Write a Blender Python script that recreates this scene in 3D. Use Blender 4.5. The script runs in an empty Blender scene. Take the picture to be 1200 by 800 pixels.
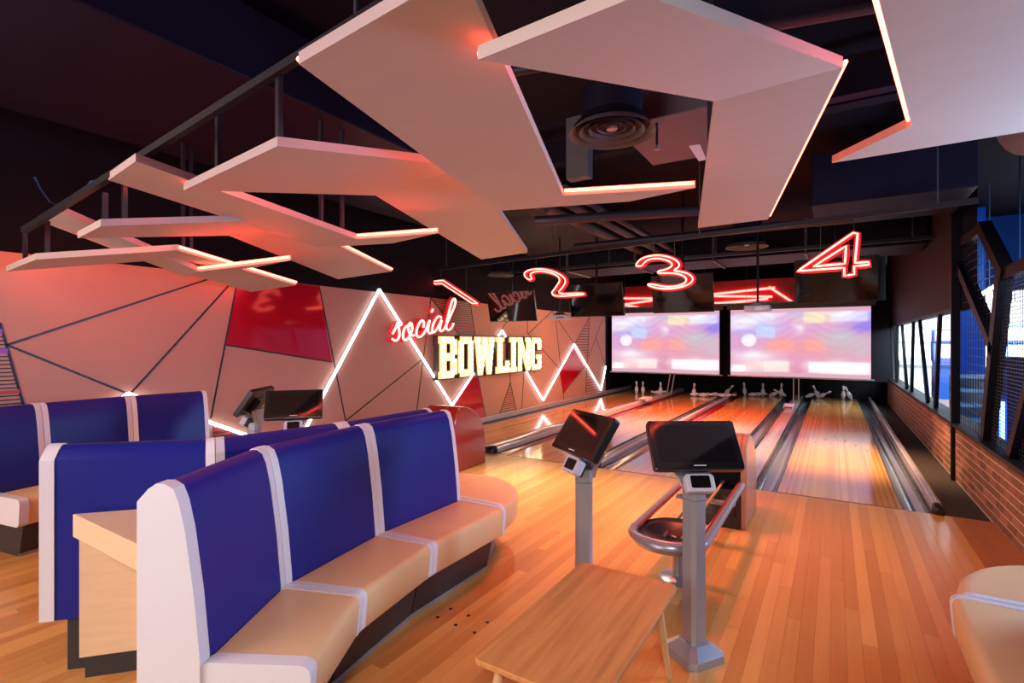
import bpy, bmesh, math, random
from mathutils import Vector, Matrix
random.seed(7)
S = bpy.context.scene
COL = S.collection
PI = math.pi

# ------------------------------------------------------------------ camera
FPX, EYE = 606.0, 1.6
TH = math.atan2(377.0, FPX)                     # camera looks this far left of the lane direction
CT, ST = math.cos(TH), math.sin(TH)
cam = bpy.data.objects.new('camera', bpy.data.cameras.new('camera'))
COL.objects.link(cam)
cam.location = (0, 0, EYE)
cam.rotation_euler = (PI/2, 0, TH)
cam.data.sensor_width = 36.0
cam.data.lens = 36.0*FPX/1200.0
cam.data.clip_start = 0.05
S.camera = cam

# ------------------------------------------------------------------ world, big lights, exposure
W = bpy.data.worlds.new('world'); S.world = W; W.use_nodes = True
W.node_tree.nodes['Background'].inputs[0].default_value = (0.42, 0.34, 0.62, 1)
W.node_tree.nodes['Background'].inputs[1].default_value = 0.025
S.view_settings.view_transform = 'Standard'
S.view_settings.look = 'None'
S.view_settings.gamma = 1.0
S.view_settings.use_curve_mapping = False
S.view_settings.exposure = 0.18

def area(name, loc, target, sx, sy, power, col):
    l = bpy.data.lights.new(name, 'AREA'); l.shape = 'RECTANGLE'; l.size = sx; l.size_y = sy
    l.energy = power; l.color = col
    o = bpy.data.objects.new(name, l); COL.objects.link(o); o.location = loc
    o.rotation_euler = (Vector(target)-Vector(loc)).to_track_quat('-Z', 'Y').to_euler()
    return o
def spot(name, loc, target, power, col, size=80, blend=0.8, rad=0.12):
    l = bpy.data.lights.new(name, 'SPOT'); l.energy = power; l.color = col
    l.spot_size = math.radians(size); l.spot_blend = blend; l.shadow_soft_size = rad
    o = bpy.data.objects.new(name, l); COL.objects.link(o); o.location = loc
    o.rotation_euler = (Vector(target)-Vector(loc)).to_track_quat('-Z', 'Y').to_euler()
    return o
area('behind_camera_fill', (-3.9, -3.4, 2.0), (-2.2, 5.0, 1.4), 3.6, 2.2, 165, (1.0, 0.92, 0.92))  # unseen soft light added for the lit area behind the camera
spot('seat_fill_right', (0.7, -1.4, 2.9), (-1.7, 2.5, 0.3), 330, (1.0, 0.92, 0.86), 62, 0.7, 0.35)  # added to brighten the front bench and seat tops; no fixture there
area('floor_fill_left', (-4.3, -1.2, 2.9), (-3.8, 1.2, 0.0), 2.0, 1.2, 45, (1.0, 0.74, 0.45))  # added warm light for the golden floor at the left
spot('approach_fill', (-3.2, 5.3, 3.2), (-2.5, 4.6, 0.0), 760, (1.0, 0.88, 0.76), 66, 0.9, 0.25)  # added for the bright cream patch on the floor; has no fixture
spot('approach_red_fill', (-1.5, 4.7, 2.95), (-1.4, 4.3, 0.0), 300, (1.0, 0.16, 0.07), 95, 1.0, 0.25)  # added in place of red LED and neon glow on the approach
spot('lane_red_fill', (-2.4, 10.8, 2.95), (-2.6, 11.4, 0.0), 1500, (1.0, 0.15, 0.05), 112, 1.0, 0.3)  # added stand-in for red neon light on the middle lanes
spot('lane_amber_fill', (0.1, 8.4, 2.95), (0.1, 8.3, 0.0), 1150, (1.0, 0.60, 0.32), 70, 1.0, 0.3)  # added to lift the lane by the brick wall with amber light
spot('brick_amber_fill', (-0.2, 5.4, 3.0), (0.9, 5.8, 0.2), 190, (1.0, 0.60, 0.40), 100, 1.0, 0.3)  # added to brighten the bricks and mortar
area('wall_wash_fill', (-4.0, 10.4, 2.9), (-5.9, 10.6, 0.6), 0.4, 7.0, 150, (1.0, 0.60, 0.36))  # added to wash the painted wall warm; no fitting belongs here
area('lane_end_fill', (-2.6, 13.2, 2.95), (-2.6, 13.2, 0.0), 5.5, 1.0, 16, (1.0, 0.62, 0.50))  # weak light added over the far lanes, without a fitting
area('arcade_blue_light', (3.2, 6.0, 3.3), (1.2, 4.0, 2.4), 2.0, 3.0, 50, (0.20, 0.45, 1.0))
area('arcade_white_fill', (3.0, 13.6, 2.45), (2.6, 18.6, 1.1), 3.4, 0.5, 520, (0.92, 0.97, 1.0))  # added to brighten the arcade end wall and machines
area('arcade_ceiling_light', (4.6, 16.2, 3.6), (4.6, 16.2, 0.0), 5.0, 5.0, 500, (0.92, 0.97, 1.0))
area('duct_violet_fill', (-2.6, -1.2, 2.6), (-4.2, 2.0, 4.0), 1.5, 0.6, 16, (0.35, 0.14, 1.0))  # unseen light added from below to tint the duct violet
area('rim_magenta_fill', (-2.8, -1.6, 3.55), (-3.4, 3.0, 2.4), 3.0, 0.4, 15, (1.0, 0.10, 0.42))  # added for magenta edges on panels and bench tops
area('panel_blue_fill', (2.6, 4.6, 1.7), (0.6, 3.2, 2.75), 1.0, 1.6, 170, (0.38, 0.62, 1.0))  # added to turn the top right panel bluish from the arcade side
area('pillar_blue_fill', (2.9, 8.4, 2.9), (2.0, 10.2, 1.4), 1.0, 1.0, 70, (0.10, 0.40, 1.0))  # added blue light for the pillar and what stands behind the mesh

# ------------------------------------------------------------------ pixel -> point helpers (1200x800 frame)
def rayd(x, y):
    a = x-600.0; b = y-400.0
    return Vector((CT*a-ST*FPX, ST*a+CT*FPX, -b))
CAM = Vector((0, 0, EYE))
def onz(x, y, z):
    d = rayd(x, y); return CAM+d*((z-EYE)/d.z)
def onX(x, y, X):
    d = rayd(x, y); return CAM+d*(X/d.x)
def onY(x, y, Y):
    d = rayd(x, y); return CAM+d*(Y/d.y)
def onplane(x, y, p, n):
    d = rayd(x, y); return CAM+d*((p-CAM).dot(n)/d.dot(n))

# ------------------------------------------------------------------ materials
def mat(name, col, rough=0.5, metal=0.0, emit=None, es=0.0, coat=0.0, spec=0.5, noise=0.0, nscale=8.0, bump=0.0, bscale=60.0, nstretch=(1,1,1), rnd=0.0, transmission=0.0, alpha=1.0):
    m = bpy.data.materials.new(name); m.use_nodes = True
    nt = m.node_tree; p = nt.nodes['Principled BSDF']; L = nt.links
    p.inputs['Base Color'].default_value = (*col, 1)
    p.inputs['Roughness'].default_value = rough
    p.inputs['Metallic'].default_value = metal
    p.inputs['Specular IOR Level'].default_value = spec
    p.inputs['Coat Weight'].default_value = coat
    p.inputs['Coat Roughness'].default_value = 0.08
    p.inputs['Alpha'].default_value = alpha
    if emit:
        p.inputs['Emission Color'].default_value = (*emit, 1); p.inputs['Emission Strength'].default_value = es
    if noise or bump or rnd:
        tc = nt.nodes.new('ShaderNodeTexCoord'); mp = nt.nodes.new('ShaderNodeMapping')
        mp.inputs['Scale'].default_value = nstretch
        L.new(tc.outputs['Object'], mp.inputs['Vector'])
        oi = nt.nodes.new('ShaderNodeObjectInfo')
        sc = nt.nodes.new('ShaderNodeVectorMath'); sc.operation = 'SCALE'; sc.inputs[3].default_value = 37.0
        cb = nt.nodes.new('ShaderNodeCombineXYZ')
        for k in range(3): L.new(oi.outputs['Random'], cb.inputs[k])
        L.new(cb.outputs[0], sc.inputs[0]); L.new(sc.outputs[0], mp.inputs['Location'])
        n = nt.nodes.new('ShaderNodeTexNoise'); n.inputs['Scale'].default_value = nscale; n.inputs['Detail'].default_value = 5
        L.new(mp.outputs[0], n.inputs['Vector'])
        hs = nt.nodes.new('ShaderNodeHueSaturation'); hs.inputs['Color'].default_value = (*col, 1)
        # value = 1 + noise*(n-.5)*2 + rnd*(r-.5)*2
        a = nt.nodes.new('ShaderNodeMath'); a.operation = 'MULTIPLY_ADD'; a.inputs[1].default_value = 2*noise; a.inputs[2].default_value = 1-noise-rnd
        L.new(n.outputs['Fac'], a.inputs[0])
        b = nt.nodes.new('ShaderNodeMath'); b.operation = 'MULTIPLY_ADD'; b.inputs[1].default_value = 2*rnd
        L.new(oi.outputs['Random'], b.inputs[0]); L.new(a.outputs[0], b.inputs[2])
        L.new(b.outputs[0], hs.inputs['Value']); L.new(hs.outputs[0], p.inputs['Base Color'])
        if bump:
            n2 = nt.nodes.new('ShaderNodeTexNoise'); n2.inputs['Scale'].default_value = bscale
            L.new(mp.outputs[0], n2.inputs['Vector'])
            bp = nt.nodes.new('ShaderNodeBump'); bp.inputs['Strength'].default_value = bump; bp.inputs['Distance'].default_value = 0.004
            L.new(n2.outputs['Fac'], bp.inputs['Height']); L.new(bp.outputs[0], p.inputs['Normal'])
    return m

def wood(name, c1, c2, rough, coat=0.0, board=None, rnd=0.5, grain=(22, 1.2, 22), gamt=0.35, axis='X'):
    """wood: colour between c1 and c2 by object random or board index, plus grain"""
    m = bpy.data.materials.new(name); m.use_nodes = True
    nt = m.node_tree; p = nt.nodes['Principled BSDF']; L = nt.links
    p.inputs['Roughness'].default_value = rough; p.inputs['Coat Weight'].default_value = coat; p.inputs['Coat Roughness'].default_value = 0.1
    tc = nt.nodes.new('ShaderNodeTexCoord'); oi = nt.nodes.new('ShaderNodeObjectInfo')
    mp = nt.nodes.new('ShaderNodeMapping'); mp.inputs['Scale'].default_value = grain
    L.new(tc.outputs['Object'], mp.inputs['Vector'])
    if board:
        sx = nt.nodes.new('ShaderNodeSeparateXYZ'); L.new(tc.outputs['Object'], sx.inputs[0])
        dv = nt.nodes.new('ShaderNodeMath'); dv.operation = 'DIVIDE'; dv.inputs[1].default_value = board; L.new(sx.outputs[axis], dv.inputs[0])
        fl = nt.nodes.new('ShaderNodeMath'); fl.operation = 'FLOOR'; L.new(dv.outputs[0], fl.inputs[0])
        wn = nt.nodes.new('ShaderNodeTexWhiteNoise'); wn.noise_dimensions = '1D'; L.new(fl.outputs[0], wn.inputs['W'])
        rsrc = wn.outputs['Value']
    else:
        rsrc = oi.outputs['Random']
    cb = nt.nodes.new('ShaderNodeCombineXYZ')
    mu = nt.nodes.new('ShaderNodeMath'); mu.operation = 'MULTIPLY'; mu.inputs[1].default_value = 53.0; L.new(rsrc, mu.inputs[0])
    L.new(mu.outputs[0], cb.inputs[1]); L.new(mu.outputs[0], cb.inputs[2]); L.new(cb.outputs[0], mp.inputs['Location'])
    n = nt.nodes.new('ShaderNodeTexNoise'); n.inputs['Scale'].default_value = 1.0; n.inputs['Detail'].default_value = 6; n.inputs['Distortion'].default_value = 0.6
    L.new(mp.outputs[0], n.inputs['Vector'])
    f = nt.nodes.new('ShaderNodeMath'); f.operation = 'MULTIPLY_ADD'; f.inputs[1].default_value = gamt; L.new(n.outputs['Fac'], f.inputs[0])
    r2 = nt.nodes.new('ShaderNodeMath'); r2.operation = 'MULTIPLY'; r2.inputs[1].default_value = rnd; L.new(rsrc, r2.inputs[0])
    L.new(r2.outputs[0], f.inputs[2])
    mx = nt.nodes.new('ShaderNodeMix'); mx.data_type = 'RGBA'; mx.clamp_factor = True
    mx.inputs[6].default_value = (*c1, 1); mx.inputs[7].default_value = (*c2, 1)
    L.new(f.outputs[0], mx.inputs[0]); L.new(mx.outputs[2], p.inputs['Base Color'])
    return m

def glassmat(name, tint=(0.9, 0.97, 1.0), refl=0.12):
    m = bpy.data.materials.new(name); m.use_nodes = True
    nt = m.node_tree; nt.nodes.remove(nt.nodes['Principled BSDF']); L = nt.links
    t = nt.nodes.new('ShaderNodeBsdfTransparent'); t.inputs[0].default_value = (*tint, 1)
    g = nt.nodes.new('ShaderNodeBsdfGlossy'); g.inputs['Roughness'].default_value = 0.03
    mx = nt.nodes.new('ShaderNodeMixShader'); mx.inputs[0].default_value = 0.05
    L.new(t.outputs[0], mx.inputs[1]); L.new(g.outputs[0], mx.inputs[2])
    L.new(mx.outputs[0], nt.nodes['Material Output'].inputs[0])
    return m

def emis(name, col, s):
    m = bpy.data.materials.new(name); m.use_nodes = True
    nt = m.node_tree; nt.nodes.remove(nt.nodes['Principled BSDF'])
    e = nt.nodes.new('ShaderNodeEmission'); e.inputs[0].default_value = (*col, 1); e.inputs[1].default_value = s
    nt.links.new(e.outputs[0], nt.nodes['Material Output'].inputs[0])
    return m

M = {}
M['plank'] = wood('maple_plank', (0.46, 0.175, 0.036), (0.82, 0.44, 0.125), 0.34, 0.12, rnd=0.55)
M['plank_red'] = wood('border_plank', (0.28, 0.085, 0.03), (0.42, 0.15, 0.05), 0.32, 0.2, rnd=0.5)
M['lane'] = wood('lane_maple', (0.52, 0.21, 0.06), (0.88, 0.48, 0.18), 0.13, 0.25, board=0.0268, rnd=0.6, gamt=0.10, grain=(10, 0.8, 10))
M['oak'] = wood('oak_veneer', (0.36, 0.11, 0.026), (0.76, 0.33, 0.10), 0.55, 0.0, rnd=0.0, grain=(34, 1.8, 34), gamt=1.2)
M['oak_leg'] = mat('oak_leg', (0.62, 0.36, 0.16), 0.45, noise=0.15, nscale=6, nstretch=(8, 8, 1))
M['oak_dark'] = mat('oak_apron', (0.36, 0.18, 0.08), 0.5, noise=0.2, nscale=6, nstretch=(8, 1, 8))
M['beech'] = mat('beech_laminate', (0.80, 0.56, 0.33), 0.4, noise=0.1, nscale=5, nstretch=(1, 1, 9))
M['board'] = mat('ceiling_board', (0.58, 0.455, 0.39), 0.6, noise=0.05, nscale=3, nstretch=(1, 6, 1))
M['white_vinyl'] = mat('white_vinyl', (0.74, 0.72, 0.75), 0.38, bump=0.08, bscale=180)
M['tan_vinyl'] = mat('tan_vinyl', (0.80, 0.53, 0.26), 0.42, bump=0.10, bscale=160, noise=0.03, nscale=3)
M['blue_vinyl'] = mat('blue_vinyl', (0.011, 0.017, 0.215), 0.38, spec=0.3, bump=0.08, bscale=160, noise=0.06, nscale=2)
M['seam'] = mat('stitch_seam', (0.45, 0.38, 0.38), 0.7)
M['plinth'] = mat('dark_laminate', (0.035, 0.033, 0.035), 0.45)
M['kick'] = mat('kick_strip', (0.26, 0.235, 0.22), 0.4)
M['wall'] = mat('peach_wall_board', (0.58, 0.285, 0.20), 0.55, noise=0.03, nscale=1.5)
M['black_line'] = mat('black_trim', (0.012, 0.010, 0.012), 0.4)
M['red_gloss'] = mat('red_gloss_panel', (0.52, 0.006, 0.020), 0.06, coat=0.6)
M['red_print'] = mat('red_print', (0.55, 0.05, 0.06), 0.5)
M['purple_print'] = mat('purple_print', (0.30, 0.10, 0.65), 0.5)
M['black'] = mat('black_paint', (0.006, 0.005, 0.008), 0.7, spec=0.12)
M['ceil'] = mat('ceiling_black', (0.010, 0.008, 0.014), 0.8, spec=0.12, noise=0.3, nscale=1)
M['duct'] = mat('painted_duct', (0.012, 0.010, 0.022), 0.5, spec=0.12, noise=0.25, nscale=1.4)
M['duct_grey'] = mat('grey_duct', (0.09, 0.085, 0.09), 0.5, noise=0.2, nscale=2)
M['pipe'] = mat('dark_pipe', (0.03, 0.026, 0.04), 0.45, metal=0.2)
M['foil'] = mat('foil_insulation', (0.22, 0.25, 0.30), 0.35, metal=0.7, noise=0.25, nscale=5, bump=0.9, bscale=9)
M['steel'] = mat('steel_channel', (0.020, 0.017, 0.022), 0.45, metal=0.3)
M['steel_light'] = mat('steel_tube', (0.45, 0.44, 0.46), 0.3, metal=0.9)
M['wire'] = mat('hanger_wire', (0.10, 0.10, 0.11), 0.4, metal=0.6)
M['wallgrey'] = mat('charcoal_wall', (0.028, 0.021, 0.023), 0.6, spec=0.12, noise=0.06, nscale=2)
M['carpet'] = mat('dark_carpet', (0.035, 0.022, 0.020), 0.95, bump=0.3, bscale=200)
M['mortar'] = mat('mortar', (0.74, 0.58, 0.47), 0.9, bump=0.4, bscale=120)
M['brick'] = mat('brick_face', (0.33, 0.14, 0.09), 0.75, rnd=0.35, noise=0.22, nscale=14, bump=0.5, bscale=70)
M['chrome'] = mat('polished_metal', (0.62, 0.60, 0.62), 0.16, metal=1.0)
M['alum'] = mat('grey_powder_coat', (0.36, 0.37, 0.40), 0.3, metal=0.5)
M['alum_light'] = mat('light_grey_plastic', (0.50, 0.50, 0.57), 0.33)
M['plastic'] = mat('black_plastic', (0.012, 0.012, 0.014), 0.28)
M['screen_off'] = mat('dark_glass_screen', (0.006, 0.005, 0.006), 0.05, coat=0.15, spec=0.5)
M['print_white'] = mat('white_print', (0.75, 0.75, 0.75), 0.5)
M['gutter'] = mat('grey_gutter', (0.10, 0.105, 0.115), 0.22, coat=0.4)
M['gutter_red_glow'] = mat('gutter_painted_glow', (0.34, 0.025, 0.025), 0.2, coat=0.4)  # red light caught by the gutters, put into their base colour
M['gutter_lip'] = mat('black_gutter_lip', (0.02, 0.02, 0.022), 0.3)
M['cap'] = mat('divider_cap', (0.52, 0.38, 0.37), 0.20, coat=0.5)
M['cap_side'] = mat('divider_side', (0.16, 0.12, 0.13), 0.3)
M['rail_cap'] = mat('side_rail_cap', (0.52, 0.42, 0.42), 0.22, metal=0.3, coat=0.3)
M['pin'] = mat('pin_white', (0.80, 0.80, 0.84), 0.18, coat=0.5)
M['pin_red'] = mat('pin_stripe', (0.6, 0.02, 0.03), 0.25)
M['hood_red'] = mat('red_hood', (0.34, 0.022, 0.012), 0.22, coat=0.5)
M['hood_orange'] = mat('copper_hood', (0.46, 0.20, 0.12), 0.25, coat=0.4)
M['proj_white'] = mat('white_plastic', (0.72, 0.70, 0.74), 0.35)
M['screen_frame'] = mat('screen_casing', (0.03, 0.028, 0.03), 0.4)
M['marquee_case'] = mat('marquee_case', (0.10, 0.075, 0.05), 0.45, metal=0.3)
M['marquee_face'] = mat('marquee_face', (0.85, 0.62, 0.36), 0.5, emit=(1.0, 0.62, 0.26), es=0.85)
M['bulb'] = emis('warm_bulb', (1.0, 0.80, 0.50), 9.0)
M['neon_white'] = emis('white_neon', (0.90, 0.94, 1.0), 5.0)
M['neon_red'] = emis('red_neon', (1.0, 0.13, 0.095), 9.0)
M['neon_pink'] = emis('pink_neon', (1.0, 0.36, 0.28), 4.0)
M['neon_red_soft'] = emis('far_red_neon', (1.0, 0.10, 0.08), 7.0)
M['sign_body'] = mat('red_sign_body', (0.55, 0.012, 0.018), 0.3, emit=(1.0, 0.02, 0.03), es=0.35)  # red acrylic body; its own emission gives the tube's red halo
M['led'] = emis('red_led', (1.0, 0.085, 0.045), 18.0)
M['led_diff'] = emis('led_blue', (0.25, 0.55, 1.0), 8.0)
M['lamp_white'] = emis('white_lamp', (0.85, 0.95, 1.0), 7.0)
M['glass'] = glassmat('window_glass')
M['frame_black'] = mat('black_steel_frame', (0.006, 0.006, 0.009), 0.5, spec=0.2)
M['mesh_wire'] = mat('mesh_wire', (0.03, 0.035, 0.045), 0.4, metal=0.4)
M['blue_wall'] = mat('blue_wall', (0.010, 0.050, 0.20), 0.6, noise=0.1, nscale=1)
M['blue_panel'] = mat('blue_panel', (0.02, 0.12, 0.55), 0.35)
M['cabinet_white'] = mat('white_cabinet', (0.80, 0.82, 0.85), 0.4)
M['arcade_floor'] = mat('arcade_floor', (0.45, 0.33, 0.26), 0.4)
M['sticker'] = mat('paper_sticker', (0.7, 0.66, 0.75), 0.6)

# ------------------------------------------------------------------ mesh helpers
class MB:
    def __init__(s): s.v = []; s.f = []
    def add(s, vs, fs):
        o = len(s.v); s.v += [Vector(p) for p in vs]; s.f += [tuple(i+o for i in f) for f in fs]; return s
    def box(s, x0, x1, y0, y1, z0, z1):
        return s.add([(x0,y0,z0),(x1,y0,z0),(x1,y1,z0),(x0,y1,z0),(x0,y0,z1),(x1,y0,z1),(x1,y1,z1),(x0,y1,z1)],
                     [(3,2,1,0),(4,5,6,7),(0,1,5,4),(1,2,6,5),(2,3,7,6),(3,0,4,7)])
    def prism(s, poly, ext):
        n = len(poly); ext = Vector(ext); a = [Vector(p) for p in poly]
        return s.add(a+[p+ext for p in a], [tuple(range(n-1,-1,-1)), tuple(range(n,2*n))]+[(i,(i+1)%n,n+(i+1)%n,n+i) for i in range(n)])
    def beam(s, p0, p1, w, h, up=(0,0,1)):
        p0 = Vector(p0); p1 = Vector(p1); d = (p1-p0).normalized(); up = Vector(up)
        if abs(d.dot(up)) > 0.98: up = Vector((1,0,0))
        a = d.cross(up).normalized(); b = a.cross(d).normalized()
        q = [a*(-w/2)+b*(-h/2), a*(w/2)+b*(-h/2), a*(w/2)+b*(h/2), a*(-w/2)+b*(h/2)]
        return s.prism([p0+k for k in q], p1-p0)
    def tube(s, path, r, n=8, closed=False):
        path = [Vector(p) for p in path]; N = len(path); o = len(s.v); prev = None
        for i, p in enumerate(path):
            if closed: d = path[(i+1)%N]-path[i-1]
            else: d = path[min(i+1,N-1)]-path[max(i-1,0)]
            d.normalize()
            if prev is None:
                ref = Vector((0,0,1)) if abs(d.z) < 0.9 else Vector((1,0,0))
                a = d.cross(ref).normalized()
            else:
                a = (prev-d*prev.dot(d)).normalized()
            prev = a; b = d.cross(a)
            for k in range(n):
                t = 2*PI*k/n; s.v.append(p+a*(r*math.cos(t))+b*(r*math.sin(t)))
        for i in range(N if closed else N-1):
            j = (i+1)%N
            for k in range(n):
                k2 = (k+1)%n; s.f.append((o+i*n+k, o+i*n+k2, o+j*n+k2, o+j*n+k))
        if not closed:
            s.f.append(tuple(o+k for k in range(n-1,-1,-1))); s.f.append(tuple(o+(N-1)*n+k for k in range(n)))
        return s
    def lathe(s, prof, n=16, c=(0,0,0), caps=True):
        o = len(s.v); c = Vector(c); m = len(prof)
        for r, z in prof:
            for k in range(n):
                t = 2*PI*k/n; s.v.append(c+Vector((r*math.cos(t), r*math.sin(t), z)))
        for i in range(m-1):
            for k in range(n):
                k2 = (k+1)%n; s.f.append((o+i*n+k, o+i*n+k2, o+(i+1)*n+k2, o+(i+1)*n+k))
        if caps: s.f.append(tuple(o+k for k in range(n-1,-1,-1))); s.f.append(tuple(o+(m-1)*n+k for k in range(n)))
        return s
    def sweep(s, prof, path, normals):
        """closed profile [(u,z)] swept along path [(x,y)] with sideways normals"""
        n = len(prof); o = len(s.v)
        for p, nn in zip(path, normals):
            for u, z in prof: s.v.append(Vector((p[0]+nn[0]*u, p[1]+nn[1]*u, z)))
        for i in range(len(path)-1):
            for k in range(n):
                k2 = (k+1)%n; s.f.append((o+i*n+k, o+i*n+k2, o+(i+1)*n+k2, o+(i+1)*n+k))
        s.f.append(tuple(o+k for k in range(n-1,-1,-1))); s.f.append(tuple(o+(len(path)-1)*n+k for k in range(n)))
        return s
    def build(s, name, m, parent=None, smooth=False, bevel=0.0, local=False):
        org = Vector((0,0,0))
        if parent is not None and not local: org = ORG.get(parent.name, org)
        me = bpy.data.meshes.new(name)
        me.from_pydata([tuple(p-org) for p in s.v], [], s.f); me.update()
        bm = bmesh.new(); bm.from_mesh(me)
        bmesh.ops.recalc_face_normals(bm, faces=bm.faces); bm.to_mesh(me); bm.free()
        if smooth:
            for p in me.polygons: p.use_smooth = True
            me.set_sharp_from_angle(angle=math.radians(38))
        me.materials.append(M[m] if isinstance(m, str) else m)
        o = bpy.data.objects.new(name, me); COL.objects.link(o)
        if parent is not None: o.parent = parent; ORG[o.name] = org
        if bevel:
            b = o.modifiers.new('bevel', 'BEVEL'); b.width = bevel; b.segments = 2; b.limit_method = 'ANGLE'; b.angle_limit = math.radians(40)
        return o
ORG = {}
def tag(o, label=None, cat=None, group=None, kind=None):
    if label: o['label'] = label
    if cat: o['category'] = cat
    if group: o['group'] = group
    if kind: o['kind'] = kind
    return o
def thing(name, label, cat, loc=(0,0,0), rz=0, group=None, kind=None):
    o = bpy.data.objects.new(name, None); COL.objects.link(o); o.empty_display_size = 0.1
    o.location = loc; o.rotation_euler = (0,0,rz); ORG[o.name] = Vector(loc)
    return tag(o, label, cat, group, kind)
def struct(o): o['kind'] = 'structure'; return o
def copyobj(src, parent=None, loc=None):
    c = src.copy(); COL.objects.link(c)
    if parent is not None: c.parent = parent
    if loc is not None: c.location = loc
    return c

# ================================================================== THE SETTING
XL, XR, YF, YB, ZC = -5.95, 1.20, 6.14, 17.3, 3.95        # left wall, brick wall, foul line, back wall, ceiling
# approach floor: sub-floor and maple planks
floor = struct(MB().box(XL, XR, -1.6, YF, -0.12, -0.012).build('floor', 'plank'))
PW = (XR-XL)/100.0
pl_mesh = {}
for i in range(100):
    x0 = XL+i*PW
    cuts = [-1.6, 0.4+((i*37)%17)/17.0*1.6, 3.1+((i*53)%19)/19.0*1.9, YF]
    for a, b in zip(cuts[:-1], cuts[1:]):
        key = round(b-a, 4)
        if key not in pl_mesh:
            o = MB().box(0.0004, PW-0.0004, 0.0005, key-0.0005, -0.012, 0.0).build('plank', 'plank')
            pl_mesh[key] = o.data
        else:
            o = bpy.data.objects.new('plank', pl_mesh[key]); COL.objects.link(o)
        o.parent = floor; o.location = (x0, a, 0)
        if x0 > 0.85:
            o.material_slots[0].link = 'OBJECT'; o.material_slots[0].material = M['plank_red']
for px, py in [(528,713),(513,723),(549,721),(571,729),(534,732),(556,741)]:
    p = onz(px, py, 0.0)
    MB().lathe([(0.011,0.0),(0.011,0.0015)], 12, p).build('approach_dot', 'black_line', floor)

struct(MB().box(XL-0.3, 9.0, -2.0, 26.0, ZC, ZC+0.1).build('ceiling', 'ceil'))
struct(MB().box(XL-0.3, 9.0, 26.0, 26.2, 0, ZC).build('wall_far', 'black'))
struct(MB().box(XL, XR, YB, YB+0.15, -0.2, ZC).build('wall_back', 'black'))
struct(MB().box(0.875, XR, YF, YB, -0.14, -0.02).build('floor_side', 'carpet'))
struct(MB().box(XL, 0.875, YF, YB, -0.40, -0.17).build('floor_lanes', 'black'))

# ---------------- left wall with graphics
WY1 = 15.0
wl = struct(MB().box(XL-0.15, XL, -1.6, WY1, 0, 2.36).build('wall_left', 'wall'))
struct(MB().box(XL-0.16, XL-0.005, -1.6, YB, 2.36, ZC).build('wall_left_upper', 'black'))
struct(MB().box(XL-0.15, XL+0.02, WY1, YB, 0, 2.36).build('wall_left_end', 'black'))
def wp(x, y, off=0.0):
    p = onX(x, y, XL+off); p.z = min(p.z, 2.355); return p
def wline(p, q, w=0.018):
    MB().beam(wp(*p, 0.002), wp(*q, 0.002), w, 0.006, up=(1,0,0)).build('trim_strip', 'black_line', wl)
for p, q in [((8,404),(247,326)), ((8,404),(152,462)), ((152,462),(277,322)), ((279,318),(247,490)), ((265,404),(389,424)),
             ((374,326),(405,493)), ((405,493),(495,421)), ((505,344),(488,484)), ((505,344),(541,396)), ((551,350),(558,400)),
             ((559,434),(570,493)), ((531,476),(553,497)), ((531,476),(517,492)), ((598,448),(597,420)), ((598,448),(606,485)), ((598,448),(584,489)),
             ((614,437),(611,482)), ((619,391),(656,432)), ((619,391),(647,361)), ((647,361),(673,403)), ((651,372),(661,470)),
             ((618,391),(619,358)), ((600,368),(588,386)), ((691,371),(674,402)), ((691,371),(686,465)), ((706,374),(690,418)), ((699,396),(709,428)),
             ((660,461),(687,427)), ((0,378),(29,480))]:
    wline(p, q)
def wpoly(name, pts, m, off=0.004, d=0.004):
    MB().prism([wp(x, y, off) for x, y in pts], (-d, 0, 0)).build(name, m, wl)
wpoly('red_panel', [(280,318),(374,327),(389,424),(265,404)], 'red_gloss')
wpoly('red_panel', [(559,434),(570,492),(552,496),(531,476)], 'red_gloss')
wpoly('red_panel', [(673,404),(687,427),(660,461),(656,436)], 'red_gloss')
def hatch(name, pts, n, m='black_line', w=0.012, reds=()):
    """horizontal bars clipped to a polygon on the wall"""
    P = [wp(x, y, 0.002) for x, y in pts]; zs = [p.z for p in P]; z0, z1 = min(zs), max(zs)
    mb = MB(); mr = MB()
    for i in range(n):
        z = z0+(z1-z0)*(i+0.5)/n; ys = []
        for a, b in zip(P, P[1:]+P[:1]):
            if (a.z-z)*(b.z-z) < 0: ys.append(a.y+(b.y-a.y)*(z-a.z)/(b.z-a.z))
        if len(ys) >= 2:
            (mr if i in reds else mb).box(XL, XL+0.005, min(ys), max(ys), z-w/2, z+w/2) if i not in reds else mr.box(XL, XL+0.006, min(ys), max(ys), z-w*1.4, z+w*1.4)
    tag(mb.build(name, m, wl), kind='stuff')
    if mr.v: mr.build('red_bar', 'red_print', wl)
hatch('hatch_lines', [(505,344),(551,350),(557,396),(541,396)], 24, reds=(8, 6))
hatch('hatch_lines', [(598,448),(606,485),(584,489)], 15, reds=(9, 5))
hatch('hatch_lines', [(691,371),(690,421),(674,402)], 16, w=0.02, reds=(14,))
hatch('hatch_lines', [(687,430),(700,448),(708,459),(686,464)], 10, w=0.014, reds=(0, 4, 8))
hatch('hatch_lines', [(-110,378),(0,378),(28,476),(-110,490)], 22, w=0.010, reds=(4,))
hatch('hatch_lines', [(249,500),(283,509),(250,513)], 8, w=0.010, reds=(5, 2))
for yy in (388, 411):
    a = wp(-60, yy, 0.006); b = wp((yy-378)*0.28, yy, 0.006)
    MB().box(XL, XL+0.006, a.y, b.y, b.z-0.02, b.z+0.02).build('purple_bar', 'purple_print', wl)

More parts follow.
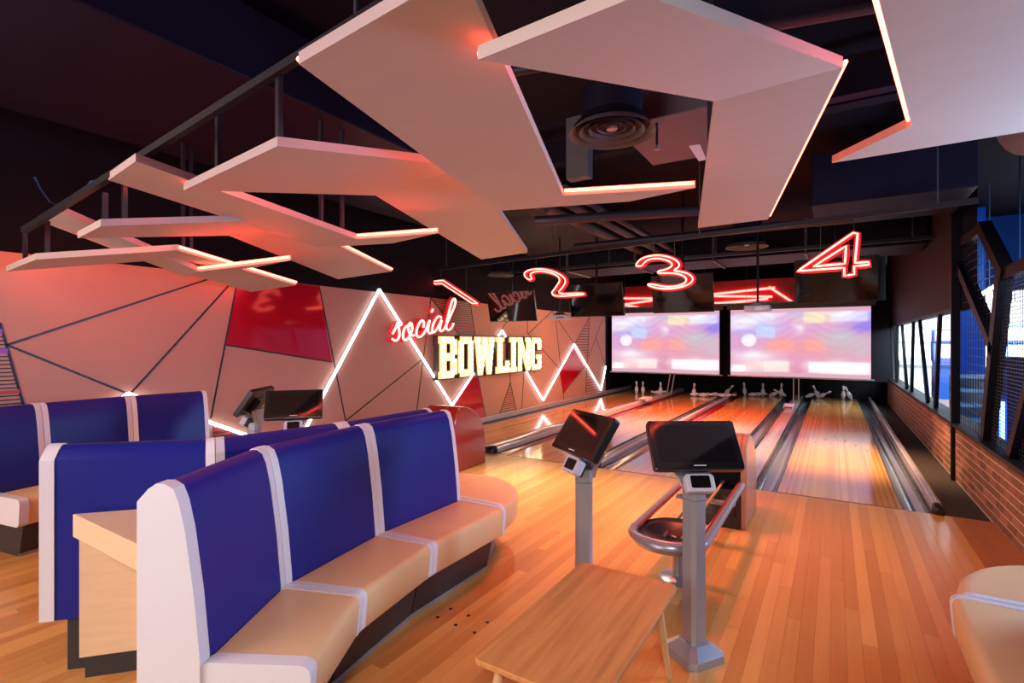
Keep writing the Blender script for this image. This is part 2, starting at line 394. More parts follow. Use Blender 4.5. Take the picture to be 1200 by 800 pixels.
# ---------------- brick wall on the right
BH = 0.615
wr = struct(MB().box(XR+0.004, XR+0.20, -1.0, 16.9, -0.02, BH).build('wall_right', 'mortar'))
rows, BLn = 8, 0.235
rh = BH/rows
mesh_b = MB().box(XR, XR+0.03, 0.007, BLn-0.007, 0.007, rh-0.007).build('brick', 'brick', wr)
bm_data = mesh_b.data
spots = []
for r in range(rows):
    y = -1.0-(BLn/2 if r % 2 else 0)
    while y < 16.8:
        spots.append((y, r*rh)); y += BLn
spots = [s for s in spots if s[0] > -0.99 and s[0]+BLn < 16.9]
def seen(s):
    return s[0] > 3.2
vis = sorted([s for s in spots if seen(s)], key=lambda s: s[0])
near, rest = vis[:300], vis[300:]+[s for s in spots if not seen(s)]
mesh_b.location = (0, near[0][0], near[0][1])
for y, z in near[1:]:
    o = copyobj(mesh_b, wr, (0, y, z))
mb = MB()
for y, z in rest: mb.box(XR, XR+0.03, y+0.007, y+BLn-0.007, z+0.007, z+rh-0.007)
tag(mb.build('far_bricks', 'brick', wr), kind='stuff')
# charcoal wall above the far windows, end pier and blackened right end
WYP = 7.86
struct(MB().box(XR, XR+0.2, WYP, 16.9, 2.0, ZC).build('wall_right_upper', 'wallgrey'))
struct(MB().box(XR-0.02, XR+0.22, 16.75, YB, 0, 2.0).build('wall_right_end', 'black'))
struct(MB().box(XR-0.03, XR+0.21, -1.0, 16.9, BH, BH+0.035).build('trim_1', 'frame_black'))
MBp = MB().box(XR-0.035, XR+0.045, WYP-0.035, WYP+0.035, -0.02, ZC)
struct(MBp.build('trim_2', 'frame_black'))

# far windows with slanting mullions
def zb(x, y):
    p = onX(x, y, XR+0.05); return p
win = struct(MB().box(XR, XR+0.14, WYP+0.035, 16.75, 1.965, 2.0).build('window_1', 'frame_black'))
for (p, q) in [((1044.6,383),(1047.6,448)), ((1051.9,379),(1050.7,450)), ((1057,378),(1062.7,459)), ((1070.5,374),(1068.3,463)), ((1077.7,371.5),(1087.5,475)), ((1101.6,363),(1096.5,482))]:
    a = zb(*p); b = zb(*q)
    w = 0.15 if p[0] > 1060 else 0.18
    a.z = 1.97; b.z = BH+0.03
    MB().beam(a, b, 0.045, w*0.7, up=(0,1,0)).build('mullion', 'frame_black', win)
ys = [WYP+0.035, 9.1, 10.9, 13.2, 16.75]
for a, b in zip(ys[:-1], ys[1:]):
    MB().box(XR+0.048, XR+0.052, a, b, BH+0.035, 1.965).build('pane', 'glass', win)

# ================================================================== LANES
LANES = [(-5.66,-4.61), (-3.905,-2.845), (-2.295,-1.235), (-0.51,0.55)]
LW = ['by the painted wall', 'second from the painted wall', 'second from the brick wall', 'nearest the brick wall']
lane_words = ['bowling lane with pale maple boards along the painted wall', 'red-lit bowling lane, second from the painted wall',
              'red-lit bowling lane, third from the painted wall', 'amber bowling lane nearest the brick wall']
GW = 0.225
def gutter_prof(x0, x1):
    pts = []
    for k in range(9):
        t = PI*k/8; pts.append(((x0+x1)/2-math.cos(t)*(x1-x0)/2, -0.012-0.075*math.sin(t)))
    return pts
for i, (x0, x1) in enumerate(LANES):
    t = thing('bowling_lane', lane_words[i], 'bowling lane', ((x0+x1)/2, YF, -0.17), group='bowling lanes')
    MB().box(x0, x1, YF+0.001, YB-0.05, -0.165, 0.0).build('lane_bed', 'lane', t)
    MB().box(x0, x1, YF+0.001, YF+0.022, 0.0, 0.0012).build('foul_line', 'black_line', t)
    mb = MB()
    for k in range(7):                       # aiming arrows
        ax = x0+(x1-x0)*(k+1)/8.0; ay = YF+3.0+0.35*(3-abs(3-k))
        mb.add([(ax-0.016,ay,0.001),(ax+0.016,ay,0.001),(ax,ay+0.12,0.001)], [(0,1,2)])
    tag(mb.build('aiming_arrows', 'oak_dark', t), kind='stuff')
    for g0, g1 in ((x0-GW, x0), (x1, x1+GW)):
        pr = gutter_prof(g0+0.006, g1-0.006)
        mb = MB(); n = len(pr)
        prof = pr+[(x, z-0.012) for x, z in reversed(pr)]
        mb.prism([(x, YF+0.001, z) for x, z in prof], (0, YB-0.06-YF, 0))
        gt = mb.build('gutter', 'gutter_red_glow' if (i in (1, 2) and g0 < x0) else 'gutter', t, smooth=True)
        ml = MB().box(g0-0.002, g0+0.010, YF+0.001, YB-0.06, -0.17, -0.004).box(g1-0.010, g1-0.001, YF+0.001, YB-0.06, -0.17, -0.004)
        ml.build('gutter_lip', 'gutter_lip', gt)

def divider(x0, x1, h, label, nose=True, capm='cap'):
    t = thing('lane_divider', label, 'lane divider', ((x0+x1)/2, YF, -0.17), group='capped dividers between the lanes')
    w = x1-x0; r = min(0.05, w*0.42)
    prof = [(x0,-0.165),(x0,h-r),(x0+r*0.3,h-r*0.3),(x0+r,h),(x1-r,h),(x1-r*0.3,h-r*0.3),(x1,h-r),(x1,-0.165)]
    y0 = YF+(0.10 if nose else 0.0)
    MB().prism([(x, y0, z) for x, z in prof], (0, YB-0.08-y0, 0)).build('capping', capm, t, smooth=True)
    if nose:
        mb = MB(); c = (x0+x1)/2
        sec = [(1.0, 1.0, y0), (0.98, 0.98, y0-0.05), (0.85, 0.85, y0-0.10), (0.6, 0.6, y0-0.13)]
        o = []
        for sx, sz, yy in sec:
            o.append([(c+(x-c)*sx*1.02, yy, 0.0005+max(0, (z))*sz*1.03) for x, z in prof])
        n = len(prof)
        mb.v = [Vector(p) for ring in o for p in ring]
        for k in range(len(o)-1):
            for j in range(n):
                j2 = (j+1)%n; mb.f.append((k*n+j, k*n+j2, (k+1)*n+j2, (k+1)*n+j))
        mb.f.append(tuple(range(n))); mb.f.append(tuple((len(o)-1)*n+j for j in range(n)))
        mb.build('end_nose', 'plastic', t, smooth=True)
    return t
divider(-4.38, -4.13, 0.09, 'rosy capped divider between the two lanes by the painted wall')
divider(-2.61, -2.53, 0.06, 'narrow capped divider between the two middle lanes')
divider(-1.00, -0.745, 0.03, 'wide flat pink divider between the two lanes near the brick wall', nose=False)
divider(0.785, 0.872, 0.085, 'grey side rail with a black end cap along the dark strip by the brick wall', capm='rail_cap')
divider(-5.935, -5.885, 0.10, 'long grey side rail at the foot of the painted wall', nose=False, capm='rail_cap')

# ---------------- pins
pin_prof = [(0.026,0.0),(0.029,0.004),(0.040,0.045),(0.057,0.10),(0.060,0.115),(0.055,0.15),(0.040,0.20),(0.026,0.235),(0.0235,0.255),(0.026,0.285),(0.031,0.325),(0.032,0.342),(0.027,0.365),(0.015,0.378),(0.003,0.381)]
pin0 = None
def pin(px, py, lean, az, label, Y=16.4):
    """px,py: foot of the pin in the photograph; lean in degrees, az = compass of the lean"""
    global pin0
    p = onz(px, py, 0.0)
    if p.y > 16.95: p = onY(px, py, 16.95); p.z = 0.0
    if p.y < 15.6: p = onY(px, py, 15.6); p.z = 0.0
    if pin0 is None:
        r = thing('bowling_pin', label, 'bowling pin', group='bowling pins at the lane ends')
        a = MB().lathe(pin_prof, 18).build('pin_body', 'pin', r, smooth=True, local=True)
        b = MB().lathe([(0.0275,0.232),(0.0252,0.242),(0.0246,0.250)], 18).build('neck_stripe', 'pin_red', r, smooth=True, local=True)
        pin0 = (r, a, b)
    else:
        r = pin0[0].copy(); COL.objects.link(r); r['label'] = label
        for c in pin0[1:]: copyobj(c, r)
    ln = math.radians(lean)
    r.rotation_mode = 'QUATERNION'
    ax = Vector((-math.sin(math.radians(az)), math.cos(math.radians(az)), 0))
    q = Matrix.Rotation(ln, 4, ax).to_quaternion(); r.rotation_quaternion = q
    # drop to the deck
    R = q.to_matrix(); lo = min((R @ Vector((rr*math.cos(t), rr*math.sin(t), z))).z for rr, z in pin_prof for t in [k*PI/8 for k in range(16)])
    r.location = (p.x, p.y, -lo)
st = 'white bowling pin standing '
pin(746, 463, 0, 0, st+'leftmost at the end of the lane by the painted wall')
pin(753.5, 462, 0, 0, st+'next to the leftmost pin on the lane by the painted wall')
pin(766, 463, 84, 20, 'fallen white pin lying mid-deck on the lane by the painted wall')
pin(768, 464, 88, -35, 'fallen white pin beside the leaning one by the painted wall')
pin(774, 464, 10, 100, 'white pin leaning among fallen pins by the painted wall')
pin(776.5, 464.5, 87, 170, 'fallen white pin beside the twin rods on the painted wall lane')
pin(813, 464, 4, 60, st+'leftmost on the second lane from the painted wall')
pin(809, 466, 88, 30, 'fallen white pin farthest left on the second lane from the painted wall')
pin(819, 465, 86, 10, 'fallen white pin at the foot of the standing pin, second lane')
pin(828, 464, 80, -70, 'fallen white pin pointing forward in the middle of the second lane')
pin(833, 464, 88, 15, 'fallen white pin right of the middle on the second lane')
pin(841, 465, 86, -10, 'fallen white pin in the heap at the right of the second lane')
pin(847, 465, 88, 25, 'fallen white pin lowest in the heap at the right of the second lane')
pin(849, 463, 40, 0, 'white pin tilting right over the heap on the second lane')
pin(873, 463, 12, 120, 'white pin leaning back at the left of the third lane')
pin(877, 464, 86, 0, 'fallen white pin under the leaning one at the left of the third lane')
pin(883, 464, 88, 20, 'fallen white pin pointing right, third lane from the painted wall')
pin(894, 464, 0, 0, st+'upright alone in the middle of the third lane')
pin(901, 464, 72, 10, 'fallen white pin just right of the upright one, third lane')
pin(915, 463, 6, 60, 'white pin leaning slightly at the right of the third lane')
pin(921, 463, 62, -160, 'white pin toppled at the right end of the third lane')
pin(944, 466, 66, 5, 'white pin toppled left of the tangle on the lane by the brick wall')
pin(959, 464, 24, 150, 'white pin rising from the tangle on the lane by the brick wall')
pin(958, 464, 60, 0, 'white pin tilting right in the tangle on the lane by the brick wall')
pin(988, 464, 4, 60, 'white pin standing in the right pair on the lane by the brick wall')
pin(998, 464, 24, 170, 'white pin tilting left in the right pair by the brick wall')

# ---------------- small sensor boxes with twin rods on the dividers
def sensor(px, py, h, label):
    p = onz(px, py, h)
    t = thing('sensor_box', label, 'sensor', (p.x, p.y, h), group='sensor boxes on the dividers')
    MB().box(p.x-0.10, p.x+0.10, p.y, p.y+0.5, h, h+0.075).build('box_body', 'proj_white', t, bevel=0.008)
    MB().box(p.x-0.085, p.x+0.085, p.y-0.002, p.y+0.002, h+0.012, h+0.045).build('sensor_window', 'plastic', t)
sensor(923.5, 479, 0.03, 'white sensor box on the wide pink divider near the brick wall')
sensor(753, 470, 0.09, 'white sensor box on the divider by the painted wall')
for lab, h, rods in [('twin thin rods rising from the wide pink divider to the projection screen', 0.03, [((930,470),(930,446)), ((936,470),(936,446))]),
                  ('twin slanting rods rising from the divider by the painted wall to the projection screen', 0.09, [((781.5,463),(785.5,443)), ((786.5,463),(790.5,443))])]:
    A0 = onY(*rods[0][0], 15.15)
    t = thing('support_rods', lab, 'rods', (A0.x, 15.15, h))
    for b0, b1 in rods:
        a = onY(*b0, 15.15); a.z = h; b = onY(*b1, 15.15); b.z = 0.655
        MB().tube([a, b], 0.014, 8).build('rod', 'steel_light', t)

# ================================================================== SCREENS AT THE LANE ENDS
def clampf(v, a=0.0, b=1.0): return max(a, min(b, v))
def mix3(a, b, t): return tuple(x+(y-x)*t for x, y in zip(a, b))
BL = [  # (u, v, ru, rv, colour, weight) soft patches of the projected picture, u right, v down
 (0.13,0.17,0.16,0.07,(0.97,0.98,1.0),1.0),(0.28,0.07,0.12,0.06,(1,1,1),0.8),(0.05,0.28,0.10,0.05,(1,1,1),0.8),
 (0.83,0.10,0.13,0.08,(1,1,1),1.0),(0.97,0.27,0.10,0.09,(0.50,0.45,0.95),0.9),(0.96,0.12,0.06,0.06,(0.62,0.62,1.0),0.8),
 (0.60,0.09,0.10,0.07,(0.95,0.97,0.62),0.7),(0.64,0.16,0.09,0.05,(1.0,0.85,0.55),0.7),(0.52,0.06,0.06,0.05,(0.65,0.65,1.0),0.6),
 (0.28,0.30,0.08,0.09,(0.72,0.80,1.0),1.0),(0.145,0.46,0.058,0.10,(1,1,1),1.6),(0.10,0.33,0.10,0.05,(0.62,0.62,0.95),0.6),
 (0.40,0.55,0.12,0.10,(1.0,0.60,0.54),0.9),(0.63,0.55,0.09,0.10,(1.0,0.60,0.54),0.9),(0.80,0.44,0.12,0.10,(0.72,0.82,0.80),0.8),
 (0.86,0.60,0.14,0.12,(0.80,0.72,0.74),0.7),(0.18,0.70,0.14,0.07,(1,1,1),0.9),(0.30,0.82,0.16,0.05,(1.0,0.97,0.93),1.0),
 (0.20,0.88,0.18,0.06,(1.0,0.85,0.78),0.8),(0.05,0.93,0.10,0.06,(1,1,1),1.0),(0.80,0.83,0.20,0.06,(1,1,1),1.0),(0.85,0.93,0.16,0.06,(1,0.97,0.98),0.9),
 (0.50,0.88,0.04,0.14,(0.85,0.55,0.66),0.9),(0.52,0.28,0.03,0.06,(1,0.96,1),0.8)]
RECT = [(0.55,0.06,0.70,0.21,(0.95,0.95,0.84),0.45),(0.55,0.15,0.69,0.22,(1.0,0.90,0.80),0.5),(0.20,0.26,0.345,0.43,(0.80,0.86,1.0),0.6),(0.29,0.46,0.48,0.62,(1.0,0.68,0.62),0.4),
 (0.56,0.46,0.71,0.62,(1.0,0.68,0.62),0.4),(0.26,0.775,0.445,0.93,(1.0,0.93,0.90),0.7),(0.585,0.775,0.995,0.93,(1,1,1),0.8),(0.0,0.09,0.34,0.16,(0.90,0.92,1.0),0.45),
 (0.74,0.08,0.98,0.20,(0.93,0.95,1.0),0.55),(0.02,0.84,0.12,0.93,(1,1,1),0.8),(0.90,0.40,0.995,0.70,(0.80,0.74,0.78),0.5)]
def screen_mesh(name, x0, x1, y, z0, z1, parent, m):
    nx, ny = 112, 64; v = []; f = []; cols = []; rnd = random.Random(3)
    st = [rnd.uniform(-1, 1) for _ in range(400)]
    for j in range(ny+1):
        for i in range(nx+1):
            u = i/nx; w = j/ny
            v.append((x0+(x1-x0)*u, y, z1+(z0-z1)*w))
            c = mix3((0.86,0.66,0.84), (0.90,0.62,0.72), clampf(w*1.3)); c = mix3(c, (0.76,0.70,0.92), clampf(0.5-abs(u-0.2))*0.6)
            uu = u+0.010*math.sin(w*41+u*9)+0.006*math.sin(u*57); ww = w+0.010*math.sin(u*31+3*w)
            for bu, bv, ru, rv, bc, k in BL:
                d = ((uu-bu)/ru)**2+((ww-bv)/rv)**2
                if k > 1.5: d = ((u-bu)/ru)**2+((w-bv)/rv)**2
                a = (clampf((1.2-d)*2.2) if k > 1.5 else math.exp(-d*0.75)*min(k, 1.0)) if d < 6 else 0
                c = mix3(c, bc, a*0.85)
            for a0, b0, a1, b1, rc, ra in RECT:
                fx = clampf((min(u-a0, a1-u))/0.012+0.5); fy = clampf((min(w-b0, b1-w))/0.02+0.5)
                c = mix3(c, rc, fx*fy*ra)
            s = 0.022*math.sin(w*60+math.sin(u*14)*5)*clampf(1-w*1.2)
            c = tuple(clampf(q+s) for q in c)
            if w < 0.06 or w > 0.94: c = (0.86,0.66,0.72)
            cols.append(c)
    for j in range(ny):
        for i in range(nx):
            a = j*(nx+1)+i; f.append((a, a+nx+1, a+nx+2, a+1))
    mb = MB(); mb.v = [Vector(p) for p in v]; mb.f = f
    o = mb.build(name, m, parent)
    at = o.data.color_attributes.new('picture', 'FLOAT_COLOR', 'POINT')
    for i, c in enumerate(cols):
        at.data[i].color = tuple(q**2.2 for q in c)+(1.0,)
    return o
m = bpy.data.materials.new('projected_picture'); m.use_nodes = True; nt = m.node_tree
nt.nodes.remove(nt.nodes['Principled BSDF']); e = nt.nodes.new('ShaderNodeEmission'); e.inputs[1].default_value = 0.95
an = nt.nodes.new('ShaderNodeAttribute'); an.attribute_name = 'picture'
nt.links.new(an.outputs['Color'], e.inputs[0]); nt.links.new(e.outputs[0], nt.nodes['Material Output'].inputs[0]); M['picture'] = m
YS = 15.2
for x0, x1, lab in [(-5.82,-2.69,'projection screen with blurred pink picture nearer the painted wall'), (-2.40,0.765,'projection screen with blurred pink picture nearer the brick wall')]:
    t = thing('projection_screen', lab, 'projection screen', ((x0+x1)/2, YS, 0.66), group='projection screens over the lane ends')
    MB().box(x0-0.005, x1+0.005, YS+0.004, YS+0.012, 0.68, 2.46).build('screen_fabric', 'screen_frame', t)
    screen_mesh('picture', x0, x1, YS, 0.685, 2.455, t, 'picture')
    MB().tube([(x0-0.07, YS+0.008, 0.665), (x1+0.07, YS+0.008, 0.665)], 0.020, 10).build('bottom_bar', 'steel_light', t)
    MB().box(x0-0.10, x1+0.10, YS-0.06, YS+0.09, 2.47, 2.60).build('roller_casing', 'screen_frame', t, bevel=0.01)
    for x in (x0+0.4, x1-0.4): MB().beam((x, YS+0.02, 2.59), (x, YS+0.02, ZC), 0.012, 0.012).build('hanger_rod', 'wire', t)
# black masking wall around the pin decks
struct(MB().box(XL+0.021, XR-0.021, 15.7, 16.1, 0.60, 2.62).build('wall_masking', 'black'))
# red neon art above the masking
ra = thing('neon_art_panel', 'red neon zigzag wall art glowing above the projection screens', 'neon art', (-3.2, 16.0, 2.62))
MB().box(-5.7, -0.5, 16.0, 16.06, 2.62, 3.35).build('backing_panel', mat('red_glow_panel', (0.45,0.03,0.04), 0.4), ra)  # panel base colour carries the red lighting around the tubes
Yn = 15.97
def npx(x, y): return onY(x, y, Yn)
for pts in [[(728,349.5),(776,349.5)], [(729,357),(770,351)], [(729,357),(770,363.5)], [(832,345),(908,337)], [(832,346.8),(905,347.5)], [(832,356),(900,350)], [(832,355),(932,356)], [(901,336),(932,356)]]:
    MB().tube([npx(*p) for p in pts], 0.030, 8).build('neon_tube', 'neon_red_soft', ra)
MB().box(-5.7, -0.5, 15.94, 15.99, 2.625, 2.70).build('base_ledge', 'proj_white', ra)

# ================================================================== HANGING THINGS OVER THE FOUL LINE
# rail that carries the numerals
RA = Vector((-5.93, 6.98, 2.86)); RB = Vector((1.10, 6.12, 2.86))
rail = thing('ceiling_rail', 'long steel rail that carries the glowing numerals', 'rail', (RA.x, RA.y, 2.86))
MB().beam(RA, RB, 0.04, 0.05).build('channel', 'steel', rail)
for k in (0.04, 0.35, 0.65, 0.96):
    p = RA.lerp(RB, k); MB().beam(p+Vector((0,0,0.02)), (p.x, p.y, 3.32 if -5.22 < p.x < -3.23 else ZC), 0.012, 0.012).build('drop_rod', 'wire', rail)
rail2 = thing('ceiling_rail', 'steel rail crossing behind the hanging televisions', 'rail', (-5.9, 8.75, 2.98))
MB().beam((-5.93, 8.75, 2.98), (1.15, 8.75, 2.98), 0.04, 0.05).build('channel', 'steel', rail2)
for x in (-5.6, -3.4, -1.6, 0.9): MB().beam((x, 8.75, 3.0), (x, 8.75, 3.32 if -5.22 < x < -3.23 else ZC), 0.012, 0.012).build('drop_rod', 'wire', rail2)
RN = (RB-RA).cross(Vector((0,0,1))).normalized()              # faces the camera side
if RN.y > 0: RN = -RN
def sm(pts, closed=True, it=2):
    """round a traced outline a little (corner cutting)"""
    for _ in range(it):
        q = []; n = len(pts)
        for i in range(n if closed else n-1):
            a = pts[i]; b = pts[(i+1)%n]
            if (a[0]-b[0])**2+(a[1]-b[1])**2 > 9e9: continue
            q += [(a[0]*.75+b[0]*.25, a[1]*.75+b[1]*.25), (a[0]*.25+b[0]*.75, a[1]*.25+b[1]*.75)]
        if not closed: q = [pts[0]]+q+[pts[-1]]
        pts = q
    return pts
NUM = {
 '1': (17.14, 500, 320, [[(110,165),(325,145),(1025,605),(915,605),(300,205),(165,215)]], 1),
 '2': (13.33, 605, 305, [[(255,295),(180,300),(125,240),(125,190),(210,142),(400,130),(560,162),(710,232),(778,310),(735,410),(620,530),(1035,508),(1080,535),(500,572),(655,370),(685,290),(620,222),(480,177),(340,165),(240,190),(212,230)]], 2),
 '3': (13.33, 735, 290, [[(470,370),(490,405),(700,395),(860,425),(935,490),(900,560),(780,602),(600,615),(400,570),(290,575),(450,632),(640,650),(850,620),(990,560),(1035,490),(985,420),(860,375),(705,362),(800,312),(820,250),(740,178),(600,130),(450,116),(300,140),(190,190),(120,290),(232,290),(265,230),(350,180),(480,165),(620,195),(705,245),(690,300),(600,345)]], 2),
 '4': (11.43, 925, 265, [[(110,600),(855,88),(915,100),(880,490),(1060,478),(1072,515),(868,535),(868,645),(735,662),(735,555)], [(320,540),(760,262),(745,500)]], 1)}
for ch, (sc, ox, oy, loops, it) in NUM.items():
    names = {'1':'one', '2':'two', '3':'three', '4':'four'}
    L3 = []
    for lp in loops:
        pts = lp
        if it == 2: pts = sm(lp, True, 2)
        else: pts = sm(lp, True, 1) if False else lp
        dense = []
        for a, b in zip(pts, pts[1:]+pts[:1]):
            d = math.hypot(a[0]-b[0], a[1]-b[1]); k = max(1, int(d/60))
            for j in range(k):
                dense.append((a[0]+(b[0]-a[0])*j/k, a[1]+(b[1]-a[1])*j/k))
        L3.append([onplane(ox+x/sc, oy+y/sc, RA, RN) for x, y in dense])
    allp = [p for l in L3 for p in l]
    zt = max(p.z for p in allp); cx = sum(p.x for p in allp)/len(allp); cy = sum(p.y for p in allp)/len(allp)
    t = thing('neon_numeral', 'glowing red neon number '+names[ch]+' hanging over its lane', 'neon sign', (cx, cy, min(p.z for p in allp)), group='neon lane numbers')
    mb = MB(); mt = MB()
    for l in L3:
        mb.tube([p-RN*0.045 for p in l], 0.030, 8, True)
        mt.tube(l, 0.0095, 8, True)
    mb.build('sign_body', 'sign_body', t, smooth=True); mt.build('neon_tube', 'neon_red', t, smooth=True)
    xs = sorted(allp, key=lambda p: p.x)
    for q in (0.22, 0.75):
        xx = xs[0].x+(xs[-1].x-xs[0].x)*q
        c = max([p for p in allp if abs(p.x-xx) < 0.07] or [xs[0]], key=lambda p: p.z)
        MB().beam(c-RN*0.045, (c.x-RN.x*0.045, c.y-RN.y*0.045, 2.86), 0.005, 0.005).build('hanger_wire', 'wire', t)

# televisions
def tv(px0, px1, ptop, pbot, lab, tilt=14, Y=7.95):
    a = onY(px0, (ptop+pbot)/2, Y); b = onY(px1, (ptop+pbot)/2, Y)
    top = onY((px0+px1)/2, ptop, Y).z; bot = onY((px0+px1)/2, pbot, Y).z
    cx = (a.x+b.x)/2; w = b.x-a.x; hgt = min(0.58, (top-bot)*1.0)
    t = thing('television', lab, 'television', (cx, Y, (top+bot)/2), group='televisions hung above the lanes')
    t.rotation_euler = (math.radians(-tilt)*-1, 0, 0)
    MB().box(-w/2, w/2, 0.0, 0.05, -hgt/2, hgt/2).build('housing', 'plastic', t, bevel=0.006, local=True)
    MB().box(-w/2+0.012, w/2-0.012, -0.003, 0.001, -hgt/2+0.018, hgt/2-0.012).build('screen', 'screen_off', t, local=True)
    MB().box(-0.12, 0.12, 0.05, 0.09, -0.08, 0.12).build('bracket', 'plastic', t, local=True)
    Rm = Matrix.Rotation(-math.radians(tilt)*-1, 4, 'X').inverted()
    p0 = Vector((0, 0.07, 0.05)); world0 = Matrix.Rotation(math.radians(tilt), 4, 'X') @ p0 + Vector((cx, Y, (top+bot)/2))
    p1 = Rm @ (Vector((world0.x, world0.y, 3.32 if -5.22 < cx < -3.23 else ZC))-Vector((cx, Y, (top+bot)/2)))
    MB().tube([p0, p1], 0.02, 8).build('pole', 'plastic', t, local=True)
tv(572, 627, 341, 377, 'hanging black television nearest the painted wall', Y=8.0)
tv(667, 730, 332, 371, 'hanging black television behind the neon number two')
tv(764, 836, 321, 367, 'hanging black television behind the neon number three')
tv(931, 1030, 300, 357, 'hanging black television behind the neon number four')

# projectors
def projector(px, py, lab, Y=7.75):
    p = onY(px, py, Y)
    t = thing('projector', lab, 'projector', (p.x, p.y, p.z), group='ceiling projectors')
    MB().box(p.x-0.16, p.x+0.16, p.y-0.11, p.y+0.11, p.z-0.045, p.z+0.035).build('body', 'proj_white', t, bevel=0.012)
    MB().tube([(p.x+0.07, p.y+0.10, p.z), (p.x+0.07, p.y+0.15, p.z)], 0.03, 12).build('lens', 'plastic', t)
    MB().box(p.x-0.05, p.x+0.05, p.y-0.05, p.y+0.05, p.z+0.035, p.z+0.07).build('mount_plate', 'plastic', t)
    for s in (-1, 1):
        MB().beam((p.x+s*0.12, p.y, p.z+0.03), (p.x, p.y, p.z+0.11), 0.014, 0.014).build('mount_arm', 'plastic', t)
    MB().tube([(p.x, p.y, p.z+0.06), (p.x, p.y, 3.32 if p.x < -3.23 else ZC)], 0.016, 8).build('pole', 'plastic', t)
    MB().box(p.x-0.02, p.x+0.13, p.y-0.112, p.y-0.109, p.z-0.03, p.z+0.01).build('vent_grille', 'alum', t)
projector(656, 371.5, 'white projector hanging between the televisions by the painted wall')
projector(888, 361, 'white projector hanging in front of the brick-side projection screen')

# ================================================================== LIGHTS ON THE PAINTED WALL
zz = thing('neon_zigzag', 'white neon zigzag line running along the painted wall', 'neon light', (XL+0.03, 8.0, 0.8))
ZP = [(80,520),(150,461),(344,529),(444.5,339),(530,475),(588.5,387),(636.5,469),(673,403),(704.5,457),(710,429)]
ZW = [onX(x, y, XL+0.035) for x, y in ZP]
for a, b in zip(ZW[:-1], ZW[1:]):
    MB().tube([a, b], 0.019, 8).build('neon_tube', 'neon_white', zz)
    d = (b-a).normalized()
    MB().beam(a-Vector((0.024,0,0)), b-Vector((0.024,0,0)), 0.03, 0.012, up=(1,0,0)).build('mounting_channel', 'proj_white', zz)

so = thing('script_neon_sign', 'red neon handwritten sign reading social on the painted wall', 'neon sign', (XL+0.05, 6.5, 1.6))
SOC = [[(100,610),(138,545),(165,455),(168,520),(186,600),(172,668),(132,697),(95,668)],
       [(300,520),(258,515),(224,590),(222,665),(250,692),(300,640),(338,550),(322,478),(290,490),(284,580),(318,632),(355,628)],
       [(462,535),(474,470),(440,446),(398,515),(374,600),(398,657),(448,632),(490,570)],
       [(490,570),(546,415),(512,560),(528,612),(572,590)], [(556,356),(574,322)],
       [(672,420),(640,396),(590,460),(558,560),(580,604),(630,540),(688,415),(648,560),(670,584),(702,560)],
       [(702,560),(780,400),(846,240),(826,186),(790,240),(738,450),(726,540),(755,574),(800,532),(816,488)]]
mb = MB(); mt = MB()
for stroke in SOC:
    q = sm(stroke, False, 2) if len(stroke) > 2 else stroke
    pts = [onX(450+x/10.0, 330+y/10.0, XL+0.13) for x, y in q]
    mt.tube(pts, 0.017, 8); mb.tube([p-Vector((0.055,0,0)) for p in pts], 0.040, 8)
mb.build('sign_body', 'sign_body', so, smooth=True); mt.build('neon_tube', 'neon_pink', so, smooth=True)
for x, y in ((150,600),(300,560),(440,560),(640,480),(780,420)):
    p = onX(450+x/10.0, 330+y/10.0, XL+0.07)
    MB().beam((XL, p.y, p.z), (XL+0.07, p.y, p.z), 0.012, 0.012).build('standoff', 'steel', so)

